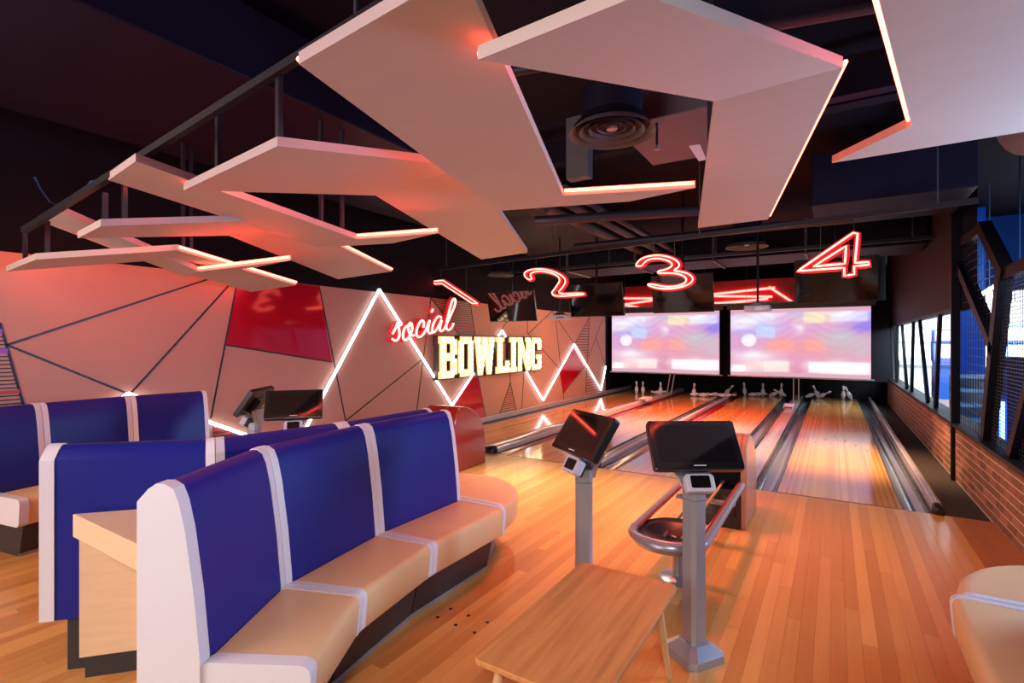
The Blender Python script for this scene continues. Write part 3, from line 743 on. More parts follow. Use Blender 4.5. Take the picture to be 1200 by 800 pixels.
mq = thing('marquee_sign', 'marquee sign of bulb-lit letters reading BOWLING on the painted wall', 'marquee sign', (XL+0.02, 7.0, 0.93), group=None)
XF = XL+0.14
T = 0.28                                                            # stroke width in letter units
LET = {  # rectangles (u0,v0,u1,v1) and quads in the unit letter box, and bulb runs
 'B': ([(0.06,0,0.42,1),(0,0.83,0.82,1),(0,0,0.82,0.17),(0.2,0.42,0.86,0.60),(0.64,0.56,1,0.93),(0.64,0.08,1,0.46)], [],
       [((0.24,0.09),(0.24,0.92),6),((0.5,0.92),(0.72,0.92),2),((0.82,0.80),(0.82,0.62),2),((0.5,0.51),(0.7,0.51),2),((0.82,0.40),(0.82,0.2),2),((0.5,0.09),(0.72,0.09),2)]),
 'O': ([(0,0.1,0.36,0.9),(0.64,0.1,1,0.9),(0.12,0.82,0.88,1),(0.12,0,0.88,0.18)], [], [((0.18,0.16),(0.18,0.84),6),((0.82,0.16),(0.82,0.84),6),((0.5,0.91),(0.5,0.91),1),((0.5,0.09),(0.5,0.09),1)]),
 'W': ([(0.0,0.86,0.32,1),(0.36,0.86,0.64,1),(0.68,0.86,1,1)], [[(0.02,1),(0.27,1),(0.40,0),(0.17,0)],[(0.38,1),(0.60,1),(0.40,0),(0.20,0)],[(0.40,1),(0.62,1),(0.82,0),(0.60,0)],[(0.73,1),(0.98,1),(0.83,0),(0.60,0)]],
       [((0.15,0.92),(0.27,0.10),6),((0.48,0.92),(0.36,0.25),4),((0.53,0.80),(0.66,0.15),4),((0.85,0.92),(0.73,0.12),6)]),
 'L': ([(0.12,0,0.50,1),(0,0.87,0.62,1),(0,0,1,0.18),(0.70,0,1,0.34)], [], [((0.31,0.92),(0.31,0.1),7),((0.55,0.09),(0.86,0.09),2),((0.86,0.24),(0.86,0.24),1)]),
 'I': ([(0.24,0,0.80,1),(0,0.86,1,1),(0,0,1,0.14)], [], [((0.52,0.92),(0.52,0.08),8)]),
 'N': ([(0.05,0,0.34,1),(0.68,0,0.97,1),(0,0.87,0.4,1),(0.6,0.87,1,1)], [[(0.06,1),(0.36,1),(0.96,0),(0.66,0)]], [((0.18,0.92),(0.18,0.08),6),((0.83,0.92),(0.83,0.08),6),((0.38,0.7),(0.64,0.3),3)]),
 'G': ([(0,0.1,0.36,0.9),(0.10,0.82,0.9,1),(0.10,0,0.9,0.18),(0.64,0.62,1,0.92),(0.64,0.08,1,0.48),(0.5,0.34,1,0.48)], [], [((0.18,0.14),(0.18,0.86),6),((0.5,0.91),(0.78,0.91),2),((0.82,0.74),(0.82,0.74),1),((0.5,0.09),(0.78,0.09),2),((0.82,0.40),(0.82,0.22),2)])}
bulb_src = None
for ch, xa, xb in [('B',515,536.8),('O',538.2,556),('W',557,581),('L',582,598),('I',598,607.2),('N',607.6,622.4),('G',622.9,635.4)]:
    ya = onX(xa, 400, XF).y; yb = onX(xb, 400, XF).y
    z0, z1 = 0.945, 1.69
    P = lambda u, v, x: Vector((x, ya+(yb-ya)*u, z0+(z1-z0)*v))
    rects, quads, runs = LET[ch]
    lt = MB(); cs = MB()
    polys = [[(a,b),(c,b),(c,d),(a,d)] for a, b, c, d in rects]+quads
    for k, pl in enumerate(polys):
        lt.prism([P(u, v, XF-0.03-0.0004*k) for u, v in pl], (0.012, 0, 0))
        cu = sum(u for u, v in pl)/len(pl); cv = sum(v for u, v in pl)/len(pl)
        e = 0.022/(yb-ya); ez = 0.022/(z1-z0)
        cs.prism([P(u+math.copysign(e, u-cu), v+math.copysign(ez, v-cv), XL+0.004) for u, v in pl], (0.104-0.0005*k, 0, 0))
    letter = cs.build('letter', 'marquee_case', mq)
    lt.build('letter_face', 'marquee_face', letter)
    for (u0, v0), (u1, v1), n in runs:
        for k in range(n):
            f = k/(n-1) if n > 1 else 0
            p = P(u0+(u1-u0)*f, v0+(v1-v0)*f, XF-0.006)
            if bulb_src is None:
                bs = MB().lathe([(0.006,-0.022),(0.024,-0.016),(0.034,0.0),(0.031,0.012),(0.020,0.024),(0.004,0.029)], 10)
                bs.v = [Vector((q.z, q.y, q.x)) for q in bs.v]
                bulb_src = bs.build('bulb', 'bulb', letter, smooth=True, local=True); bulb = bulb_src
            else: bulb = copyobj(bulb_src, letter)
            bulb.location = p-ORG[mq.name]

# ================================================================== BENCHES
def rsect(u0, u1, z0, z1, r):   # helper: rounded top-front corner list
    return [(u1-r, z1), (u1-r*0.55, z1-r*0.08), (u1-r*0.2, z1-r*0.28), (u1-r*0.04, z1-r*0.6), (u1, z1-r)]
BT, SD, SZ, BZ0 = 0.22, 0.395, 0.455, 0.26        # back thickness, seat depth, seat height, underside
def back_prof(g=0.0):
    return [(0.0+g, BZ0), (0.0+g, 0.47), (-0.022+g, 0.70), (-0.055+g, 0.93), (-0.078+g, 1.03), (-0.098+g, 1.072+g), (-0.125, 1.09+g), (-0.155, 1.09+g), (-0.185, 1.07+g), (-BT-g, 1.03), (-BT-g, BZ0)]
def seat_prof(g=0.0):
    r = 0.035
    return [(0.002, BZ0-g*0.5), (0.002, SZ-0.012+g), (0.03, SZ-0.002+g), (SD-r, SZ+g), (SD-r*0.5, SZ-r*0.1+g), (SD-r*0.12+g*0.7, SZ-r*0.45+g*0.7), (SD+g, SZ-r), (SD-0.012+g, BZ0+0.02), (SD-0.03, BZ0-g*0.5)]
def plinth_prof():
    return [(-BT+0.03, 0.0), (-BT+0.03, BZ0-0.002), (SD-0.10, BZ0-0.002), (SD-0.16, 0.0)]
def kick_prof():
    return [(SD-0.158, 0.0), (SD-0.158, 0.022), (SD-0.150, 0.022), (SD-0.150, 0.0)]
def bench(label, P, side, endcap=True, round_end=None, backside_round=True):
    """P: seat/back junction points near->far; side=+1 seat on the right of travel (towards +X when travelling +Y)"""
    t = thing('banquette_bench', label, 'bench', (P[1][0], P[1][1], 0), group='curved banquette benches')
    V = [Vector((x, y, 0)) for x, y in P]; secs = V[:-1]
    sn = []
    for p, q in zip(V[:-1], V[1:]):
        d = (q-p).normalized(); sn.append(Vector((d.y, -d.x, 0))*side)
    vn = [sn[0]]
    for p, q in zip(sn[:-1], sn[1:]):                             # mitre at each joint
        m_ = (p+q).normalized(); vn.append(m_/max(0.5, m_.dot(p)))
    vn.append(sn[-1])
    L = [0.0]
    for p, q in zip(V[:-1], V[1:]): L.append(L[-1]+(q-p).length)
    def at(s):
        s = max(0, min(L[-1], s))
        for i in range(len(L)-1):
            if s <= L[i+1]+1e-9:
                f = (s-L[i])/(L[i+1]-L[i]); return V[i].lerp(V[i+1], f), vn[i].lerp(vn[i+1], f)
    def piece(prof, s0, s1, name, m, parent=t, n=None, smooth=True):
        n = n or max(2, int((s1-s0)/0.2)+1)
        pp = [at(s0+(s1-s0)*k/(n-1)) for k in range(n)]
        return MB().sweep(prof, [p for p, _ in pp], [q for _, q in pp]).build(name, m, parent, smooth=smooth)
    bounds = L
    bw = 0.040                                                    # width of one white band
    for i in range(len(secs)):
        a, b = bounds[i], bounds[i+1]
        s0 = a+(0.055 if i == 0 and endcap else bw); s1 = b-(bw if i < len(secs)-1 else 0.035)
        piece(back_prof(), s0, s1, 'back_cushion', 'blue_vinyl')
        piece(seat_prof(), s0+(0.02 if i == 0 else 0), s1, 'seat_cushion', 'tan_vinyl')
        if i < len(secs)-1:
            piece(back_prof(0.004), b-bw, b-0.002, 'back_band', 'white_vinyl', n=3)
            piece(back_prof(0.004), b+0.002, b+bw, 'back_band', 'white_vinyl', n=3)
            piece(seat_prof(0.004), b-bw, b-0.002, 'seat_band', 'white_vinyl', n=3)
            piece(seat_prof(0.004), b+0.002, b+bw, 'seat_band', 'white_vinyl', n=3)
        else:
            piece(back_prof(0.004), b-0.035, b, 'back_band', 'white_vinyl', n=3)
            piece(seat_prof(0.004), b-0.035, b, 'seat_band', 'white_vinyl', n=3)
        piece(plinth_prof(), a+(0.09 if i == 0 else 0.006), b-0.006, 'plinth', 'plinth', smooth=False)
        piece(kick_prof(), a+(0.09 if i == 0 else 0.0), b, 'kick_strip', 'kick', smooth=False)
    piece(back_prof(0.006), 0.0, 0.055, 'end_panel', 'white_vinyl', n=3)
    piece(seat_prof(0.006), 0.012, 0.075, 'seat_end', 'white_vinyl', n=3)
    if round_end:
        cx, cy, rx, ry = round_end
        rp = [(0.0, BZ0), (0.0, SZ), (0.90, SZ), (0.95, SZ-0.006), (0.985, SZ-0.025), (1.0, SZ-0.06), (0.99, BZ0+0.02), (0.96, BZ0)]
        mb = MB(); n = len(rp); K = 14
        for k in range(K+1):
            th = PI/2*k/K
            for r, z in rp:
                mb.v.append(Vector((cx+side*rx*r*math.cos(th), cy+ry*r*math.sin(th), z)))
        for k in range(K):
            for j in range(n):
                j2 = (j+1)%n; mb.f.append((k*n+j, k*n+j2, (k+1)*n+j2, (k+1)*n+j))
        mb.f.append(tuple(range(n))); mb.f.append(tuple(K*n+j for j in range(n)))
        mb.build('rounded_seat_end', 'tan_vinyl', t, smooth=True)
        # white band at the start of the rounded end
        bpz = [(r*rx, z) for r, z in rp]
        MB().prism([(cx+side*(u+0.004 if u > 0 else u), cy-0.005, z+(0.003 if z > 0.3 else 0)) for u, z in bpz], (0, 0.035, 0)).build('seat_band', 'white_vinyl', t)
        mb = MB(); arc = [(cx+side*0.70*rx*math.cos(PI/2*k/12), cy+0.72*ry*math.sin(PI/2*k/12)) for k in range(13)]
        mb.prism([(cx, cy, 0)]+[(x, y, 0) for x, y in arc], (0, 0, BZ0-0.003)).build('end_plinth', 'kick', t)
        mb = MB()
        arc2 = [(cx+side*0.71*rx*math.cos(PI/2*k/12), cy+0.73*ry*math.sin(PI/2*k/12)) for k in range(13)]
        vs = [Vector((x, y, 0)) for x, y in arc]+[Vector((x, y, 0)) for x, y in reversed(arc2)]
        mb.prism(vs, (0, 0, 0.022)).build('kick_strip', 'kick', t)
    return t
CXI = -2.54
bench('curved blue and tan bench in the foreground facing the lanes, seat towards the coffee table', [(-1.905,0.965),(-2.205,1.51),(-2.318,2.216),(-2.315,3.005)], 1, round_end=(CXI+0.002, 3.03, 0.575, 0.665))
bench('curved blue bench turned away, its blue back behind the small beech table', [(-3.375,1.06),(-2.89,1.55),(-2.772,2.20),(-2.765,3.005)], -1, round_end=(CXI-0.002, 3.03, 0.575, 0.665))
bench('dark blue bench standing along the painted wall at the far left', [(-5.36,1.20),(-5.43,1.57),(-5.47,2.21),(-5.38,2.84)], 1)
bench('tan bench end with rounded corner at the right edge by the brick wall', [(0.45,0.15),(0.74,0.75),(0.84,1.60),(0.845,3.05)], -1, round_end=(1.052, 3.075, 0.57, 0.66))

# wedge table between the two back-to-back benches
wt = thing('wedge_table', 'beech wedge-shaped table filling the gap between two bench backs', 'table', (-2.6, 1.2, 0))
top = [(-3.075,0.985), (-2.16,0.97), (-2.43,1.42), (-2.49,1.55), (-2.57,1.55), (-2.695,1.40)]
MB().prism([(x, y, 0.67) for x, y in top], (0, 0, 0.11)).build('table_top', 'beech', wt, bevel=0.004)
def slab(p, q, w, z0, z1, name, m):
    p = Vector((*p, 0)); q = Vector((*q, 0)); d = (q-p).normalized(); n = Vector((d.y, -d.x, 0))*w
    MB().prism([p+Vector((0,0,z0)), q+Vector((0,0,z0)), q+n+Vector((0,0,z0)), p+n+Vector((0,0,z0))], (0, 0, z1-z0)).build(name, m, wt)
slab((-3.05,1.015), (-2.695,1.40), 0.03, 0.105, 0.67, 'side_panel', 'beech')
slab((-2.44,1.42), (-2.19,0.995), 0.03, 0.105, 0.67, 'side_panel', 'beech')
slab((-3.04,1.03), (-2.69,1.41), 0.02, 0.0, 0.105, 'plinth', 'plinth')
slab((-2.435,1.42), (-2.20,1.01), 0.02, 0.0, 0.105, 'plinth', 'plinth')

# ================================================================== COFFEE TABLE
ct = thing('coffee_table', 'low oak coffee table with splayed round legs in the foreground', 'coffee table', (-0.88, 2.0, 0))
def rrect(x0, x1, y0, y1, r, n=5):
    out = []
    for cx, cy, a in ((x1-r,y1-r,0),(x0+r,y1-r,90),(x0+r,y0+r,180),(x1-r,y0+r,270)):
        for k in range(n+1):
            t = math.radians(a+90*k/n); out.append((cx+r*math.cos(t), cy+r*math.sin(t)))
    return out
X0, X1, Y0, Y1, ZT = -1.12, -0.625, 1.52, 2.49, 0.45
MB().prism([(x, y, ZT-0.022) for x, y in rrect(X0, X1, Y0, Y1, 0.035)], (0, 0, 0.022)).build('table_top', 'oak', ct, bevel=0.004)
for sx in (0, 1):
    x = X1-0.075 if sx else X0+0.055
    MB().box(x, x+0.02, Y0+0.10, Y1-0.10, ZT-0.075, ZT-0.022).build('apron', 'oak_dark', ct)
for sy in (0, 1):
    y = Y1-0.12 if sy else Y0+0.10
    MB().box(X0+0.075, X1-0.075, y, y+0.02, ZT-0.075, ZT-0.022).build('apron', 'oak_dark', ct)
for sx in (-1, 1):
    for sy in (-1, 1):
        cx = (X0+X1)/2+sx*((X1-X0)/2-0.075); cy = (Y0+Y1)/2+sy*((Y1-Y0)/2-0.09)
        p0 = Vector((cx, cy, ZT-0.022)); p1 = Vector((cx+sx*0.035, cy+sy*0.085, 0.0))
        mb = MB(); n = 12; d = (p1-p0).normalized()
        for p, r in ((p0, 0.021), (p0.lerp(p1, 0.5), 0.0185), (p1, 0.012)):
            for k in range(n):
                a = 2*PI*k/n; mb.v.append(p+Vector((r*math.cos(a), r*math.sin(a), 0)))
        for i in range(2):
            for k in range(n):
                k2 = (k+1)%n; mb.f.append((i*n+k, i*n+k2, (i+1)*n+k2, (i+1)*n+k))
        mb.f.append(tuple(range(n-1,-1,-1))); mb.f.append(tuple(2*n+k for k in range(n)))
        mb.build('leg', 'oak_leg', ct, smooth=True)

# ================================================================== BOWLER CONSOLES
def console(label, x, y, yaw, postrot):
    """yaw: direction the display faces, degrees from -Y towards +X"""
    t = thing('bowler_console', label, 'console', (x, y, 0), group='touch-screen consoles')
    def rect8(w, d, c):
        return [(-w+c,-d),(w-c,-d),(w,-d+c),(w,d-c),(w-c,d),(-w+c,d),(-w,d-c),(-w,-d+c)]
    Rp = Matrix.Rotation(math.radians(postrot), 4, 'Z')
    def ring(mb, secs, m, name, bevel=0):
        n = 8
        for w, d, c, z in secs: mb.v += [Rp @ Vector((px, py, z)) for px, py in rect8(w, d, c)]
        for i in range(len(secs)-1):
            for k in range(n):
                k2 = (k+1)%n; mb.f.append((i*n+k, i*n+k2, (i+1)*n+k2, (i+1)*n+k))
        mb.f.append(tuple(range(n-1,-1,-1))); mb.f.append(tuple((len(secs)-1)*n+k for k in range(n)))
        return mb.build(name, m, t, local=True, bevel=bevel)
    ring(MB(), [(0.115,0.115,0.03,0.0),(0.115,0.115,0.03,0.038),(0.108,0.108,0.03,0.044),(0.062,0.062,0.02,0.082),(0.055,0.055,0.018,0.085)], 'alum', 'base')
    ring(MB(), [(0.048,0.048,0.018,0.08),(0.048,0.048,0.018,0.80)], 'alum', 'post')
    ring(MB(), [(0.0485,0.0485,0.018,0.803),(0.0485,0.0485,0.018,0.875)], 'alum', 'post_head')
    yw = math.radians(yaw)
    Ry = Matrix.Rotation(yw, 4, 'Z')
    def loc(mb):                                                   # turn by yaw about the post
        mb.v = [Ry @ p for p in mb.v]; return mb
    # neck: a flaring bracket that carries display and pod
    neck = MB()
    neck.prism([(-0.042,0.016,0.825),(0.042,0.016,0.825),(0.062,0.020,0.88),(0.135,0.030,0.985),(0.105,0.030,0.995),(-0.105,0.030,0.995),(-0.135,0.030,0.985),(-0.062,0.020,0.88)], (0, 0.035, 0))
    loc(neck).build('neck_bracket', 'alum', t, local=True, bevel=0.004)
    # small pod with its own screen, leaning back
    tp = Matrix.Translation((0, -0.065, 0.892)) @ Matrix.Rotation(math.radians(-30), 4, 'X')
    def tilt(mb, Mx): mb.v = [Ry @ (Mx @ p) for p in mb.v]; return mb
    pod = MB(); pod.prism([(x2, 0.022, z2) for x2, z2 in rrect(-0.072, 0.072, -0.045, 0.045, 0.018)], (0, -0.05, 0))
    podo = tilt(pod, tp).build('keypad_pod', 'alum_light', t, local=True, bevel=0.006)
    ps = MB(); ps.prism([(x2, -0.0275, z2) for x2, z2 in rrect(-0.048, 0.048, -0.027, 0.034, 0.008)], (0, -0.002, 0))
    tilt(ps, tp).build('pod_screen', 'screen_off', podo, local=True)
    pb = MB(); pb.prism([(x2, 0.040, z2) for x2, z2 in rrect(-0.058, 0.058, -0.04, 0.04, 0.014)], (0, -0.02, 0))
    tilt(pb, tp).build('pod_back', 'plastic', podo, local=True)
    # display
    DW, DH = 0.226, 0.133
    td = Matrix.Translation((0, 0.005, 1.065)) @ Matrix.Rotation(math.radians(-35), 4, 'X')
    dsp = MB(); dsp.prism([(x2, 0.018, z2) for x2, z2 in rrect(-DW, DW, -DH, DH, 0.016)], (0, -0.042, 0))
    dso = tilt(dsp, td).build('display_housing', 'plastic', t, local=True, bevel=0.004)
    gl = MB(); gl.prism([(x2, -0.0242, z2) for x2, z2 in rrect(-DW+0.006, DW-0.006, -DH+0.006, DH-0.006, 0.012)], (0, -0.0012, 0))
    tilt(gl, td).build('display_bezel', M['bezel'], dso, local=True)
    sc = MB().box(-DW+0.032, DW-0.032, -0.0262, -0.0254, -DH+0.040, DH-0.028)
    tilt(sc, td).build('display_screen', 'screen_off', dso, local=True)
    lg = MB()
    for k in range(8): lg.box(-0.03+k*0.0078, -0.03+k*0.0078+0.0052, -0.0264, -0.0255, -DH+0.018, -DH+0.0235)
    tilt(lg, td).build('maker_mark', 'print_white', dso, local=True)
    hub = MB().box(-0.06, 0.06, 0.018, 0.06, -0.10, 0.05)
    tilt(hub, td).build('display_mount', 'plastic', t, local=True, bevel=0.006)
M['bezel'] = mat('gloss_black_bezel', (0.008,0.008,0.009), 0.10, coat=0.5)
console('console with its touch screen turned square to the camera, beside the coffee table', -0.605, 2.73, 33, 56)
console('console with its touch screen turned away to the left, behind the coffee table', -1.215, 2.73, -34, 28)
console('console seen front-on beyond the bench backs, before the painted wall', -3.86, 2.73, 50, 56)
console('console seen edge-on beyond the bench backs, before the painted wall', -4.43, 2.73, -55, 28)

# ================================================================== BALL RETURNS
def ball_return(label, cx, hood, y_hood=4.76, rear=0.66):
    t = thing('ball_return', label, 'ball return', (cx, 4.2, 0), group='ball returns')
    w, zr, yn = 0.225, 0.38, 3.28
    # tubular rail loop with rounded nose
    path = [(cx+w, y_hood+0.12, zr+0.0), (cx+w, yn, zr)]
    for k in range(1, 12):
        a = PI*k/12; path.append((cx+w*math.cos(a), yn-0.17*math.sin(a), zr))
    path += [(cx-w, yn, zr), (cx-w, y_hood+0.12, zr)]
    MB().tube(path, 0.027, 12).build('rail', 'alum', t, smooth=True)
    ins = [(cx+w-0.028, y_hood+0.1, zr+0.014), (cx+w-0.028, yn+0.02, zr+0.014)]  # red strips stand in for the red reflection along the rails
    MB().tube(ins, 0.010, 8).build('rail_red_glint', 'hood_red', t)
    MB().tube([(2*cx-p[0], p[1], p[2]) for p in ins], 0.010, 8).build('rail_red_glint', 'hood_red', t)
    # dish at the nose
    mb = MB(); K = 28; rows = 5
    for i in range(rows+1):
        f = i/rows
        for k in range(K):
            a = 2*PI*k/K; r = 1.0-f*0.95
            mb.v.append(Vector((cx+(w-0.012)*r*math.cos(a), yn+0.10-(0.25*r)*math.sin(a), zr+0.004-0.055*math.sin(f*PI/2))))
    for i in range(rows):
        for k in range(K): mb.f.append((i*K+k, i*K+(k+1)%K, (i+1)*K+(k+1)%K, (i+1)*K+k))
    ns = MB(); NK = 16
    for q, z, ex in ((1.0, zr+0.018, 0.026), (1.0, zr-0.02, 0.028), (0.93, zr-0.055, 0.02), (0.80, zr-0.075, 0.0)):
        for k in range(NK+1):
            a = PI*k/NK; ns.v.append(Vector((cx+(w+ex)*q*math.cos(a), yn+0.06-(0.235+ex)*q*math.sin(a), z)))
    for i in range(3):
        for k in range(NK): ns.f.append((i*(NK+1)+k, i*(NK+1)+k+1, (i+1)*(NK+1)+k+1, (i+1)*(NK+1)+k))
    no = ns.build('nose_shell', 'alum', t, smooth=True); sd = no.modifiers.new('thick', 'SOLIDIFY'); sd.thickness = 0.008
    o = mb.build('ball_dish', 'plastic', t, smooth=True)
    sd = o.modifiers.new('thick', 'SOLIDIFY'); sd.thickness = 0.01
    # tracks and cross bars
    for s in (-0.055, 0.055):
        MB().tube([(cx+s, yn+0.12, zr-0.05), (cx+s, y_hood+0.12, zr-0.02)], 0.011, 8).build('ball_track', 'steel_light' if s < 0 else 'oak_leg', t)
    for yy in (3.62, 4.35):
        MB().box(cx-w, cx+w, yy, yy+0.07, zr-0.075, zr-0.055).build('cross_bar', 'alum', t)
    # pedestal
    MB().lathe([(0.135,0.0),(0.135,0.012),(0.12,0.022),(0.05,0.034),(0.043,0.06),(0.045,0.24),(0.06,0.30),(0.075,0.335)], 24, (cx, 3.56, 0)).build('pedestal', 'alum', t, smooth=True)
    # hood: dark front box in a curved shell
    prof = [(y_hood,0.0),(y_hood,0.56),(y_hood+0.025,0.68),(y_hood+0.08,0.76),(y_hood+0.15,0.79)]
    for k in range(1, 9):
        a = PI/2*k/8; prof.append((y_hood+0.15+(rear-0.15)*math.sin(a), 0.30+0.49*math.cos(a)))
    prof.append((y_hood+rear, 0.0))
    hw = 0.26
    for s in (-1, 1): MB().prism([(cx+s*hw, y, z) for y, z in prof], (-s*0.05, 0, 0)).build('hood_side', hood, t, smooth=True, bevel=0.012)
    top = [(y, z) for y, z in prof[1:-1]]
    inner = [(y+(0.012 if y < y_hood+0.2 else -0.012), z-0.02) for y, z in reversed(top)]
    MB().prism([(cx-hw+0.05, y, z) for y, z in top+inner], (2*hw-0.1, 0, 0)).build('hood_shell', hood, t, smooth=True)
    MB().box(cx-hw+0.05, cx+hw-0.05, y_hood-0.02, y_hood+0.30, 0.0, 0.33).build('front_box', 'plastic', t, bevel=0.008)
    MB().box(cx-hw+0.05, cx+hw-0.05, y_hood+0.12, y_hood+0.36, 0.34, 0.62).build('throat', 'black', t)
    MB().box(cx-hw+0.08, cx+hw-0.08, y_hood-0.024, y_hood-0.019, 0.10, 0.28).build('access_panel', 'screen_off', t)
    # balls? none on the rack in the photograph
ball_return('ball return rack with copper hood behind the console by the coffee table', -0.885, 'hood_orange')
ball_return('ball return with glossy red hood behind the foreground bench', -4.16, 'hood_red', 4.95)

# ================================================================== FOLDED CEILING PANELS
PT = 0.045
def ztop(x, y):                                                    # underside of whatever hangs highest here
    if -5.22 < x < -3.23 and y < 9.22: return 3.32
    if 9.48 < y < 10.62: return 3.02
    return ZC
def arm_plane(px, dl):
    return [CAM+rayd(x, y)*(d/-(y-400.0)) for (x, y), d in zip(px, dl)]
def quad_on(pA, pB, pC, px):
    n = (pB-pA).cross(pC-pA).normalized(); return onplane(px[0], px[1], pA, n)
def ceiling_panel(label, near, elbow, far, dn, de, df, leds, hang):
    """near/elbow/far: two pixels each (lower edge, upper edge); d*: height above the eye. leds: list of edge keys"""
    de = de if isinstance(de, tuple) else (de, de)
    n1 = arm_plane([near[0]], [dn])[0]; e1, e2 = arm_plane(elbow, de)
    n2 = quad_on(n1, e1, e2, near[1])
    f1 = arm_plane([far[0]], [df])[0]; f2 = quad_on(f1, e1, e2, far[1])
    c = (e1+e2)/2
    t = thing('ceiling_panel', label, 'ceiling panel', (c.x, c.y, c.z), group='folded ceiling panels')
    up = Vector((0,0,PT))
    MB().prism([n1, n2, e2, e1], up).build('panel_arm', 'board', t)
    MB().prism([e1, e2, f2, f1], up).build('panel_arm', 'board', t)
    E = {'n': (n1,n2), 'a1': (n1,e1), 'a2': (n2,e2), 'b1': (e1,f1), 'b2': (e2,f2), 'f': (f1,f2)}
    cen = (n1+n2+e1+e2+f1+f2)/6
    arm = {'n': (n1+n2+e1+e2)/4, 'a1': (n1+n2+e1+e2)/4, 'a2': (n1+n2+e1+e2)/4, 'b1': (f1+f2+e1+e2)/4, 'b2': (f1+f2+e1+e2)/4, 'f': (f1+f2+e1+e2)/4}
    for k in leds:
        p, q = E[k]; d = (q-p).normalized(); out = d.cross(Vector((0,0,1))).normalized()
        if out.dot((p+q)/2-arm[k]) < 0: out = -out
        o = out*0.012+Vector((0,0,PT*0.62))
        MB().tube([p+o+d*0.01, q+o-d*0.01], 0.0095, 6).build('led_strip', 'led', t)
    for k, f, yt in hang:                                      # edge, place along it, pixel row of the post's head
        p = E[k][0].lerp(E[k][1], f)*0.93+arm[k]*0.07; zt = ztop(p.x, p.y)
        if yt is not None: zt = EYE+(400-yt)*((-ST*p.x+CT*p.y)/FPX)
        MB().beam(p+Vector((0,0,PT*0.6)), (p.x, p.y, zt), 0.026, 0.026).build('hanger_post', 'steel', t)
    return n1, n2, e1, e2, f1, f2
ceiling_panel('large wide ceiling panel crossing the top centre of the room', [(350,75),(541,-36)], [(583,247),(660,229)], [(738,236),(815,220)], 1.02, 0.95, 0.95, ('a1','b2'), (('a1',0.5,None),('a1',0.8,None)))
ceiling_panel('ceiling panel bent like a boomerang above the consoles and coffee table', [(560,70),(752,-7)], [(837,119),(988,79)], [(818,267),(900,257)], 0.92, 1.12, 0.98, ('a1','b2'), (('a1',0.6,None),('b1',0.3,None)))
ceiling_panel('bent ceiling panel partly behind the large central one', [(215,223),(325,171)], [(440,229),(548,195)], [(564,304),(618,296)], 0.90, 1.12, 1.0, ('a1','b1'), (('n',0.32,130),('n',0.97,80),('f',0.5,None)))
ceiling_panel('long narrow ceiling panel running under the bent one, second line from the painted wall', [(127,211),(159,189)], [(374,290),(418,280)], [(460,285),(514,273)], 0.98, 0.86, 0.88, ('a1','b2'), (('a2',0.80,None),('a2',0.94,None)))
ceiling_panel('bent ceiling panel with a glowing right edge left of the long narrow one', [(91,279),(118,265)], [(268,276),(334,257)], [(396,327),(459,318)], 0.69, (0.92,0.98), 0.78, ('a1','b2'), (('n',0.9,226),('a2',0.08,212)))
ceiling_panel('narrow ceiling panel ending in a short glowing arm near the painted wall', [(47,259),(67,246)], [(216,324),(233,318)], [(300,313),(341,305)], 0.97, 0.62, 0.66, ('a1','b2'), (('a2',0.90,None),('a2',0.97,None)))
ceiling_panel('lowest bent ceiling panel throwing a red glow on the painted wall', [(7,318),(42,304)], [(168,306),(208,293)], [(294,342),(347,334)], 0.575, 0.72, 0.580, ('a1','b1','b2'), (('n',0.5,272),('a2',0.05,259)))
ceiling_panel('ceiling panel in the top right corner by the brick wall, pale blue below', [(1022,-30),(1262,-130)], [(1068,147),(1290,106)], [(975,191),(1215,152)], 1.10, 1.10, 1.10, ('a1',), (('a2',0.7,None),('a2',0.2,None)))
# steel bar that ties the panels together
sb = thing('steel_bar', 'dark steel bar running along the corners of the ceiling panels', 'steel bar', (-1.6, 1.2, 2.70))
q0 = CAM+rayd(352, 66)*(2.38/FPX); q1 = CAM+rayd(28, 270)*(3.70/FPX)
MB().beam(q0+(q0-q1)*0.25, q1, 0.035, 0.04).build('channel', 'steel', sb)
for f in (-0.20, -0.12):
    p = q0.lerp(q1, f); MB().beam(p+Vector((0,0,0.02)), (p.x, p.y, ztop(p.x, p.y)), 0.012, 0.012).build('drop_rod', 'wire', sb)

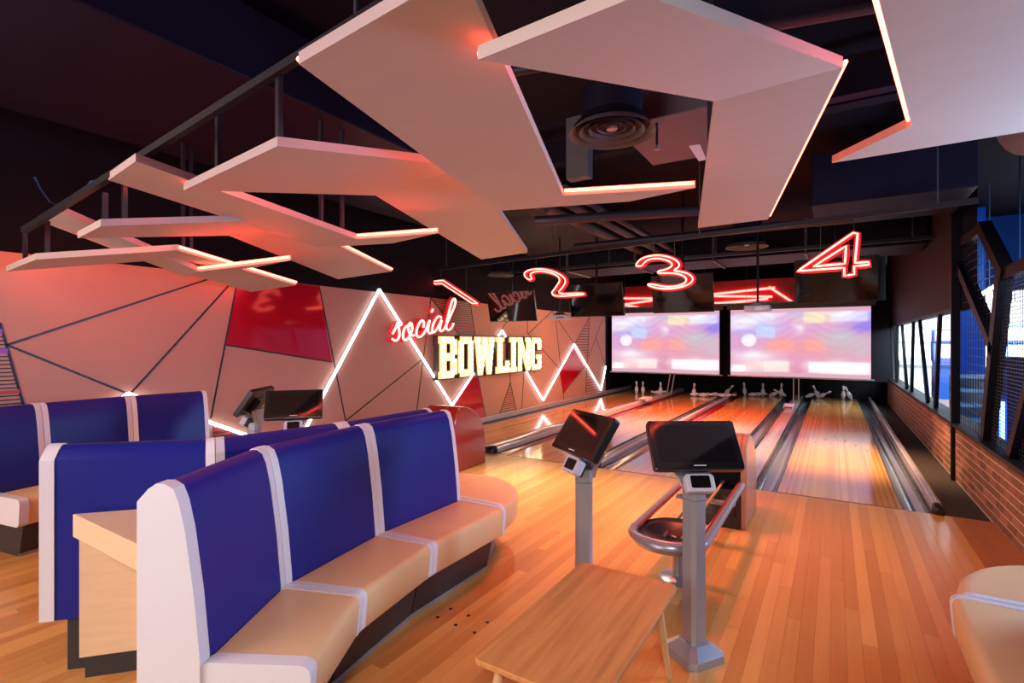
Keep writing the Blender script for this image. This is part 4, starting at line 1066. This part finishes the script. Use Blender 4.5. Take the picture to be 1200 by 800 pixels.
# ================================================================== CEILING SERVICES
tag(MB().box(-5.2, -3.25, -1.6, 9.2, 3.32, 3.80).build('air_duct', 'duct', bevel=0.01), 'big dark rectangular air duct high above the left seating', 'air duct')
d2 = thing('air_duct', 'wide dark air duct crossing the room behind the televisions', 'air duct', (-2.4, 10.0, 3.0))
MB().box(-5.9, 1.15, 9.5, 10.6, 3.02, 3.55).build('duct_body', 'duct', d2, bevel=0.01)
for x in (-4.6, -3.2, -1.8, -0.4): MB().box(x, x+0.04, 9.48, 10.62, 3.0, 3.57).build('flange', 'duct_grey', d2)
def diffuser(px, py, Z, dia, label, neck=0.3):
    p = onz(px, py, Z)
    t = thing('air_diffuser', label, 'air diffuser', (p.x, p.y, p.z), group='round ceiling air diffusers')
    R = dia/2
    for k, r in enumerate((1.0, 0.76, 0.54, 0.34)):
        rr = R*r; z = p.z+0.012*k
        MB().lathe([(rr, 0.0), (rr*0.99, 0.006), (rr*0.86, 0.045), (rr*0.84, 0.045), (rr*0.965, 0.004), (rr, 0.0)], 36, (p.x, p.y, z), False).build('ring', 'duct_grey', t, smooth=True)
    MB().lathe([(R*0.12, 0.03), (R*0.12, 0.06), (R*0.05, 0.065)], 20, (p.x, p.y, p.z)).build('centre_cone', 'alum', t, smooth=True)
    MB().lathe([(R*0.9, 0.05), (R*0.7, 0.12), (R*0.7, neck)], 28, (p.x, p.y, p.z)).build('duct_neck', 'duct', t, smooth=True)
    return p
# cone rings need to be open below: only the outer rim closes
dp = diffuser(717, 157, 3.05, 0.60, 'large round air diffuser above the consoles')
diffuser(875, 290, 2.98, 0.58, 'round air diffuser above the neon number three and four', ZC-2.98)
diffuser(587, 323, 2.705, 0.44, 'small round air diffuser above the television by the painted wall', 3.32-2.705)
gd = thing('air_duct', 'grey boxed duct beside the large round diffuser', 'air duct', (dp.x+0.4, dp.y+0.5, 3.2))
MB().box(dp.x-0.1, dp.x+0.95, dp.y+0.30, dp.y+1.30, 3.22, 3.6).build('duct_body', 'duct_grey', gd, bevel=0.01)
MB().box(dp.x-0.62, dp.x-0.42, dp.y+0.55, dp.y+0.65, 2.98, 3.5).build('side_box', 'duct_grey', gd)
st_ = thing('paper_sticker', 'small blank white sticker on the dark ceiling duct', 'sticker', onplane(818, 180, Vector((0,0,3.215)), Vector((0,0,1))))
c = onz(818, 180, 3.217)
MB().prism([onz(807,171,3.2165), onz(820,169,3.2165), onz(828,187,3.2165), onz(819,189,3.2165)], (0,0,0.002)).build('paper', 'sticker', st_)
def pipe(label, path, r, m='pipe', name='ceiling_pipe'):
    t = tag(MB().tube(path, r, 12).build(name, m, smooth=True), label, 'pipe', 'ceiling pipes'); return t
pipe('thick dark pipe running towards the lanes over the numbers two and three', [(-3.05,5.4,3.3),(-3.05,9.45,3.3)], 0.09)
pipe('second dark pipe running towards the lanes beside the thick one', [(-2.72,5.2,3.28),(-2.72,9.45,3.28)], 0.07)
pipe('thin dark pipe running towards the lanes right of the two thick ones', [(-2.45,5.0,3.24),(-2.45,9.45,3.24)], 0.045)
pipe('violet-lit pipe with an elbow crossing the ceiling behind the central panel', [(-3.2,5.7,3.12),(-1.15,6.3,3.12),(-0.95,6.36,3.18),(-0.9,6.4,3.5)], 0.06)
pipe('lower pipe crossing the ceiling just in front of the numerals', [(-3.4,7.3,3.06),(0.2,7.35,3.06)], 0.05)
pipe('thin conduit crossing the ceiling above the large diffuser', [(-2.2,2.75,3.35),(0.6,3.4,3.35)], 0.03)
pipe('thin pipe running along the ceiling near the brick wall', [(0.75,2.0,3.70),(0.75,9.4,3.70)], 0.05)
tag(MB().box(-3.2, 1.1, 5.05, 5.2, 3.55, 3.80).build('ceiling_beam', 'ceil', bevel=0.005), 'black ceiling beam above the foul line', 'beam')
tag(MB().box(-1.9, 1.1, 4.75, 4.87, 3.50, 3.75).build('ceiling_beam', 'duct', bevel=0.005), 'black ceiling beam above the consoles', 'beam')
tag(MB().box(-0.2, 1.15, 6.4, 7.6, 3.05, 3.6).build('air_duct', 'duct', bevel=0.01), 'dark blue duct block above the neon number four', 'air duct')
# sprinkler beside the diffuser
sp = thing('sprinkler', 'small sprinkler head hanging beside the large diffuser', 'sprinkler', onz(770, 176, 3.02))
p = onz(770, 176, 3.02)
MB().tube([(p.x, p.y, p.z+0.03), (p.x, p.y, 3.5)], 0.010, 8).build('drop_pipe', 'pipe', sp)
MB().lathe([(0.004,0.0),(0.018,0.004),(0.018,0.008),(0.008,0.012),(0.010,0.04)], 12, p).build('head', 'steel_light', sp, smooth=True)
# foil covered duct at the top right
fd = thing('insulated_duct', 'foil-wrapped round duct in the upper right corner', 'air duct', (1.75, 4.6, 3.1))
mb = MB(); path = []
for k in range(24):
    f = k/23; path.append((1.02+f*1.9, 4.35+f*1.15, 2.98+0.02*math.sin(k*1.7)))
mb.tube(path, 0.24, 20).build('duct_sleeve', 'foil', fd, smooth=True)
MB().beam((1.26, 4.10, 2.75), (1.38, 4.55, 3.6), 0.05, 0.05).build('support_strut', 'oak_dark', fd)
fd2 = thing('insulated_duct', 'second foil-wrapped duct lower at the right edge', 'air duct', (2.4, 7.0, 2.95))
MB().tube([(1.75,6.2,2.98),(2.5,6.5,2.98),(3.4,6.9,2.98)], 0.22, 20).build('duct_sleeve', 'foil', fd2, smooth=True)
MB().tube([(1.72,6.19,2.98),(1.78,6.21,2.98)], 0.235, 20).build('collar', 'duct_grey', fd2)
# loose blue cable over the left seating
tag(MB().tube([onz(x, y, 2.78) for x, y in [(41,208),(48,222),(58,236),(67,241),(80,235),(96,226),(106,213),(114,211)]], 0.006, 6).build('loose_cable', 'blue_panel', smooth=True), 'thin blue cable drooping above the ceiling panels at the left', 'cable')

# ================================================================== MESH SCREEN ON THE BRICK WALL
ms = thing('mesh_screen', 'slanting black steel frame with wire mesh on top of the brick wall', 'mesh screen', (XR+0.06, 6.5, BH+0.035))
XM = XR+0.06
def mpt(x, y): return onX(x, y, XM)
for p, q, w in [((1119,291),(1152,267),0.06), ((1153,265),(1181,322),0.11), ((1172,324),(1300,266),0.06), ((1121,298),(1170,412),0.10), ((1177,322),(1156,530),0.13),
                ((1185,553),(1226,400),0.09)]:
    MB().beam(mpt(*p), mpt(*q), 0.10, w, up=(0,1,0)).build('frame_beam', 'frame_black', ms)
def meshpanel(poly, sy, sz, r, name='wire_mesh'):
    P = [mpt(*p) for p in poly]; mb = MB()
    ys = [p.y for p in P]; zs = [p.z for p in P]
    def span(key, v):
        out = []
        for a, b in zip(P, P[1:]+P[:1]):
            ka, kb = (a.y, b.y) if key == 'y' else (a.z, b.z)
            if (ka-v)*(kb-v) < 0:
                f = (v-ka)/(kb-ka); out.append(a.z+(b.z-a.z)*f if key == 'y' else a.y+(b.y-a.y)*f)
        return sorted(out)
    y = min(ys)+sy/2
    while y < max(ys):
        s = span('y', y)
        if len(s) >= 2: mb.box(XM-r, XM+r, y-r, y+r, s[0], s[-1])
        y += sy
    z = min(zs)+sz/2
    while z < max(zs):
        s = span('z', z)
        if len(s) >= 2: mb.box(XM-r, XM+r, s[0], s[-1], z-r, z+r)
        z += sz
    tag(mb.build(name, 'mesh_wire', ms), kind='stuff')
meshpanel([(1123,292),(1152,270),(1175,325),(1158,528),(1122,500)], 0.12, 0.085, 0.0022)
meshpanel([(1180,324),(1300,270),(1300,640),(1160,532)], 0.07, 0.032, 0.0022)

# ================================================================== ARCADE BEYOND THE BRICK WALL
struct(MB().box(XR+0.2, 9.0, -1.0, 26.0, -0.12, 0.0).build('floor_arcade', 'arcade_floor'))
struct(MB().box(8.8, 9.0, -1.0, 26.0, 0, ZC).build('wall_arcade', 'blue_wall'))
struct(MB().box(XR+0.21, 8.8, 19.4, 19.6, 0, ZC).build('wall_arcade_end', mat('pale_wall', (0.72,0.74,0.76), 0.6)))
struct(MB().box(XR+0.21, 8.8, 13.0, 13.2, 2.55, ZC-0.01).build('wall_bulkhead', 'blue_wall'))
rnd = random.Random(5)
colr = [(0.9,0.25,0.2),(0.95,0.85,0.3),(0.2,0.45,0.95),(0.95,0.95,0.98),(0.9,0.4,0.6),(0.3,0.8,0.8),(0.95,0.6,0.25)]
names = ['red','yellow','blue','white','pink','teal','orange']
k = 0
for (x, y) in [(2.75,15.2),(3.6,15.4),(4.5,15.2),(1.95,18.4),(2.75,18.5),(3.55,18.3),(4.4,18.5),(5.2,18.4),(6.0,18.5)]:
    ci = k % 7; m1 = mat('arcade_glow_'+names[ci]+str(k), colr[ci], 0.4, emit=colr[ci], es=1.1)
    t = thing('arcade_machine', ['bright arcade machine with %s screen seen through the far windows' % names[ci], 'tall arcade cabinet with %s marquee deeper in the arcade' % names[ci]][k//7], 'arcade machine', (x, y, 0), group='arcade machines beyond the windows')
    h = 1.75+0.25*rnd.random()
    prof = [(0,0),(0,0.85),(-0.12,0.95),(-0.10,1.02),(0.12,1.10),(0.20,1.55),(0.05,1.60),(0.05,h),(0.75,h),(0.75,0)]
    MB().prism([(x-0.36, y+yy, z) for yy, z in prof], (0.72, 0, 0)).build('cabinet', 'cabinet_white' if k % 3 != 1 else 'blue_panel', t)
    MB().add([(x-0.30,y+0.121,1.10),(x+0.30,y+0.121,1.10),(x+0.30,y+0.186,1.52),(x-0.30,y+0.186,1.52)], [(0,1,2,3)]).build('screen', m1, t)
    MB().box(x-0.33, x+0.33, y+0.035, y+0.049, 1.63, h-0.04).build('marquee', m1, t)
    MB().box(x-0.30, x+0.30, y-0.09, y+0.0, 1.015, 1.035).build('control_panel', 'plastic', t)
    k += 1
# ticket counter and shelves
cn = thing('arcade_counter', 'long white counter with shelves seen low through the far windows', 'counter', (2.6, 11.6, 0))
for z in (0.25, 0.5, 0.75, 0.98): MB().box(1.75, 3.6, 11.4, 11.95, z, z+0.05).build('shelf', 'cabinet_white', cn)
MB().box(1.75, 1.80, 11.4, 11.95, 0, 1.0).build('side_panel', 'cabinet_white', cn)
MB().box(3.55, 3.60, 11.4, 11.95, 0, 1.0).build('side_panel', 'cabinet_white', cn)
MB().box(1.75, 3.6, 11.9, 11.95, 0, 1.0).build('back_panel', 'cabinet_white', cn)
for i, (x, y) in enumerate([(2.0,12.4),(2.7,14.2),(2.0,15.6),(2.9,16.6),(2.1,17.8),(3.8,17.4)]):
    t = thing('ceiling_downlight', 'round white downlight in the arcade ceiling', 'ceiling light', (x, y, 2.5), group='arcade downlights')
    MB().lathe([(0.13,0.0),(0.13,0.03),(0.10,0.05)], 20, (x, y, 2.5)).build('lamp', 'lamp_white', t)
    MB().tube([(x, y, 2.55), (x, y, ZC)], 0.02, 8).build('stem', 'alum', t)
for i, (p, q) in enumerate([((1150,345),(1170.5,332)), ((1185,323),(1206,314)), ((1130.5,352.5),(1134,351.5))]):
    a = onX(p[0], p[1], 1.95 if i < 2 else 2.0); b = onX(q[0], q[1], 1.95 if i < 2 else 2.0)
    t = thing('linear_lamp', ['white tube lamp crossing behind the wire mesh', 'white tube lamp at the right picture edge', 'small end of a tube lamp left of the slanting mesh beam'][i], 'tube lamp', a)
    MB().tube([a, b], 0.028, 10).build('tube', 'lamp_white', t)
    MB().beam(a.lerp(b, .5)+Vector((0,0,0.02)), (a.lerp(b, .5).x, a.lerp(b, .5).y, ZC), 0.012, 0.012).build('hanger', 'wire', t)
# blue lit pillar and blue machine with a vertical tube
pl = onX(1139, 400, 2.1)
tag(MB().box(1.9, 2.25, pl.y-0.2, pl.y+0.2, 0, ZC).build('pillar', 'blue_panel', bevel=0.01), 'bright blue pillar behind the wire mesh', 'pillar')
bmx = thing('arcade_machine', 'dark blue machine with a glowing vertical tube just behind the mesh', 'arcade machine', (1.95, 8.3, 0))
MB().box(1.60, 2.30, 8.12, 8.55, 0.0, 1.42).build('cabinet', mat('deep_blue_cabinet', (0.008,0.03,0.16), 0.3), bmx, bevel=0.02)
vt = onY(1175, 470, 8.08)
MB().tube([(vt.x, 8.085, 0.30), (vt.x, 8.085, 0.90)], 0.022, 10).build('glow_tube', 'led_diff', bmx)
MB().box(vt.x-0.05, vt.x+0.05, 8.105, 8.12, 0.22, 1.3).build('tube_channel', 'blue_panel', bmx)
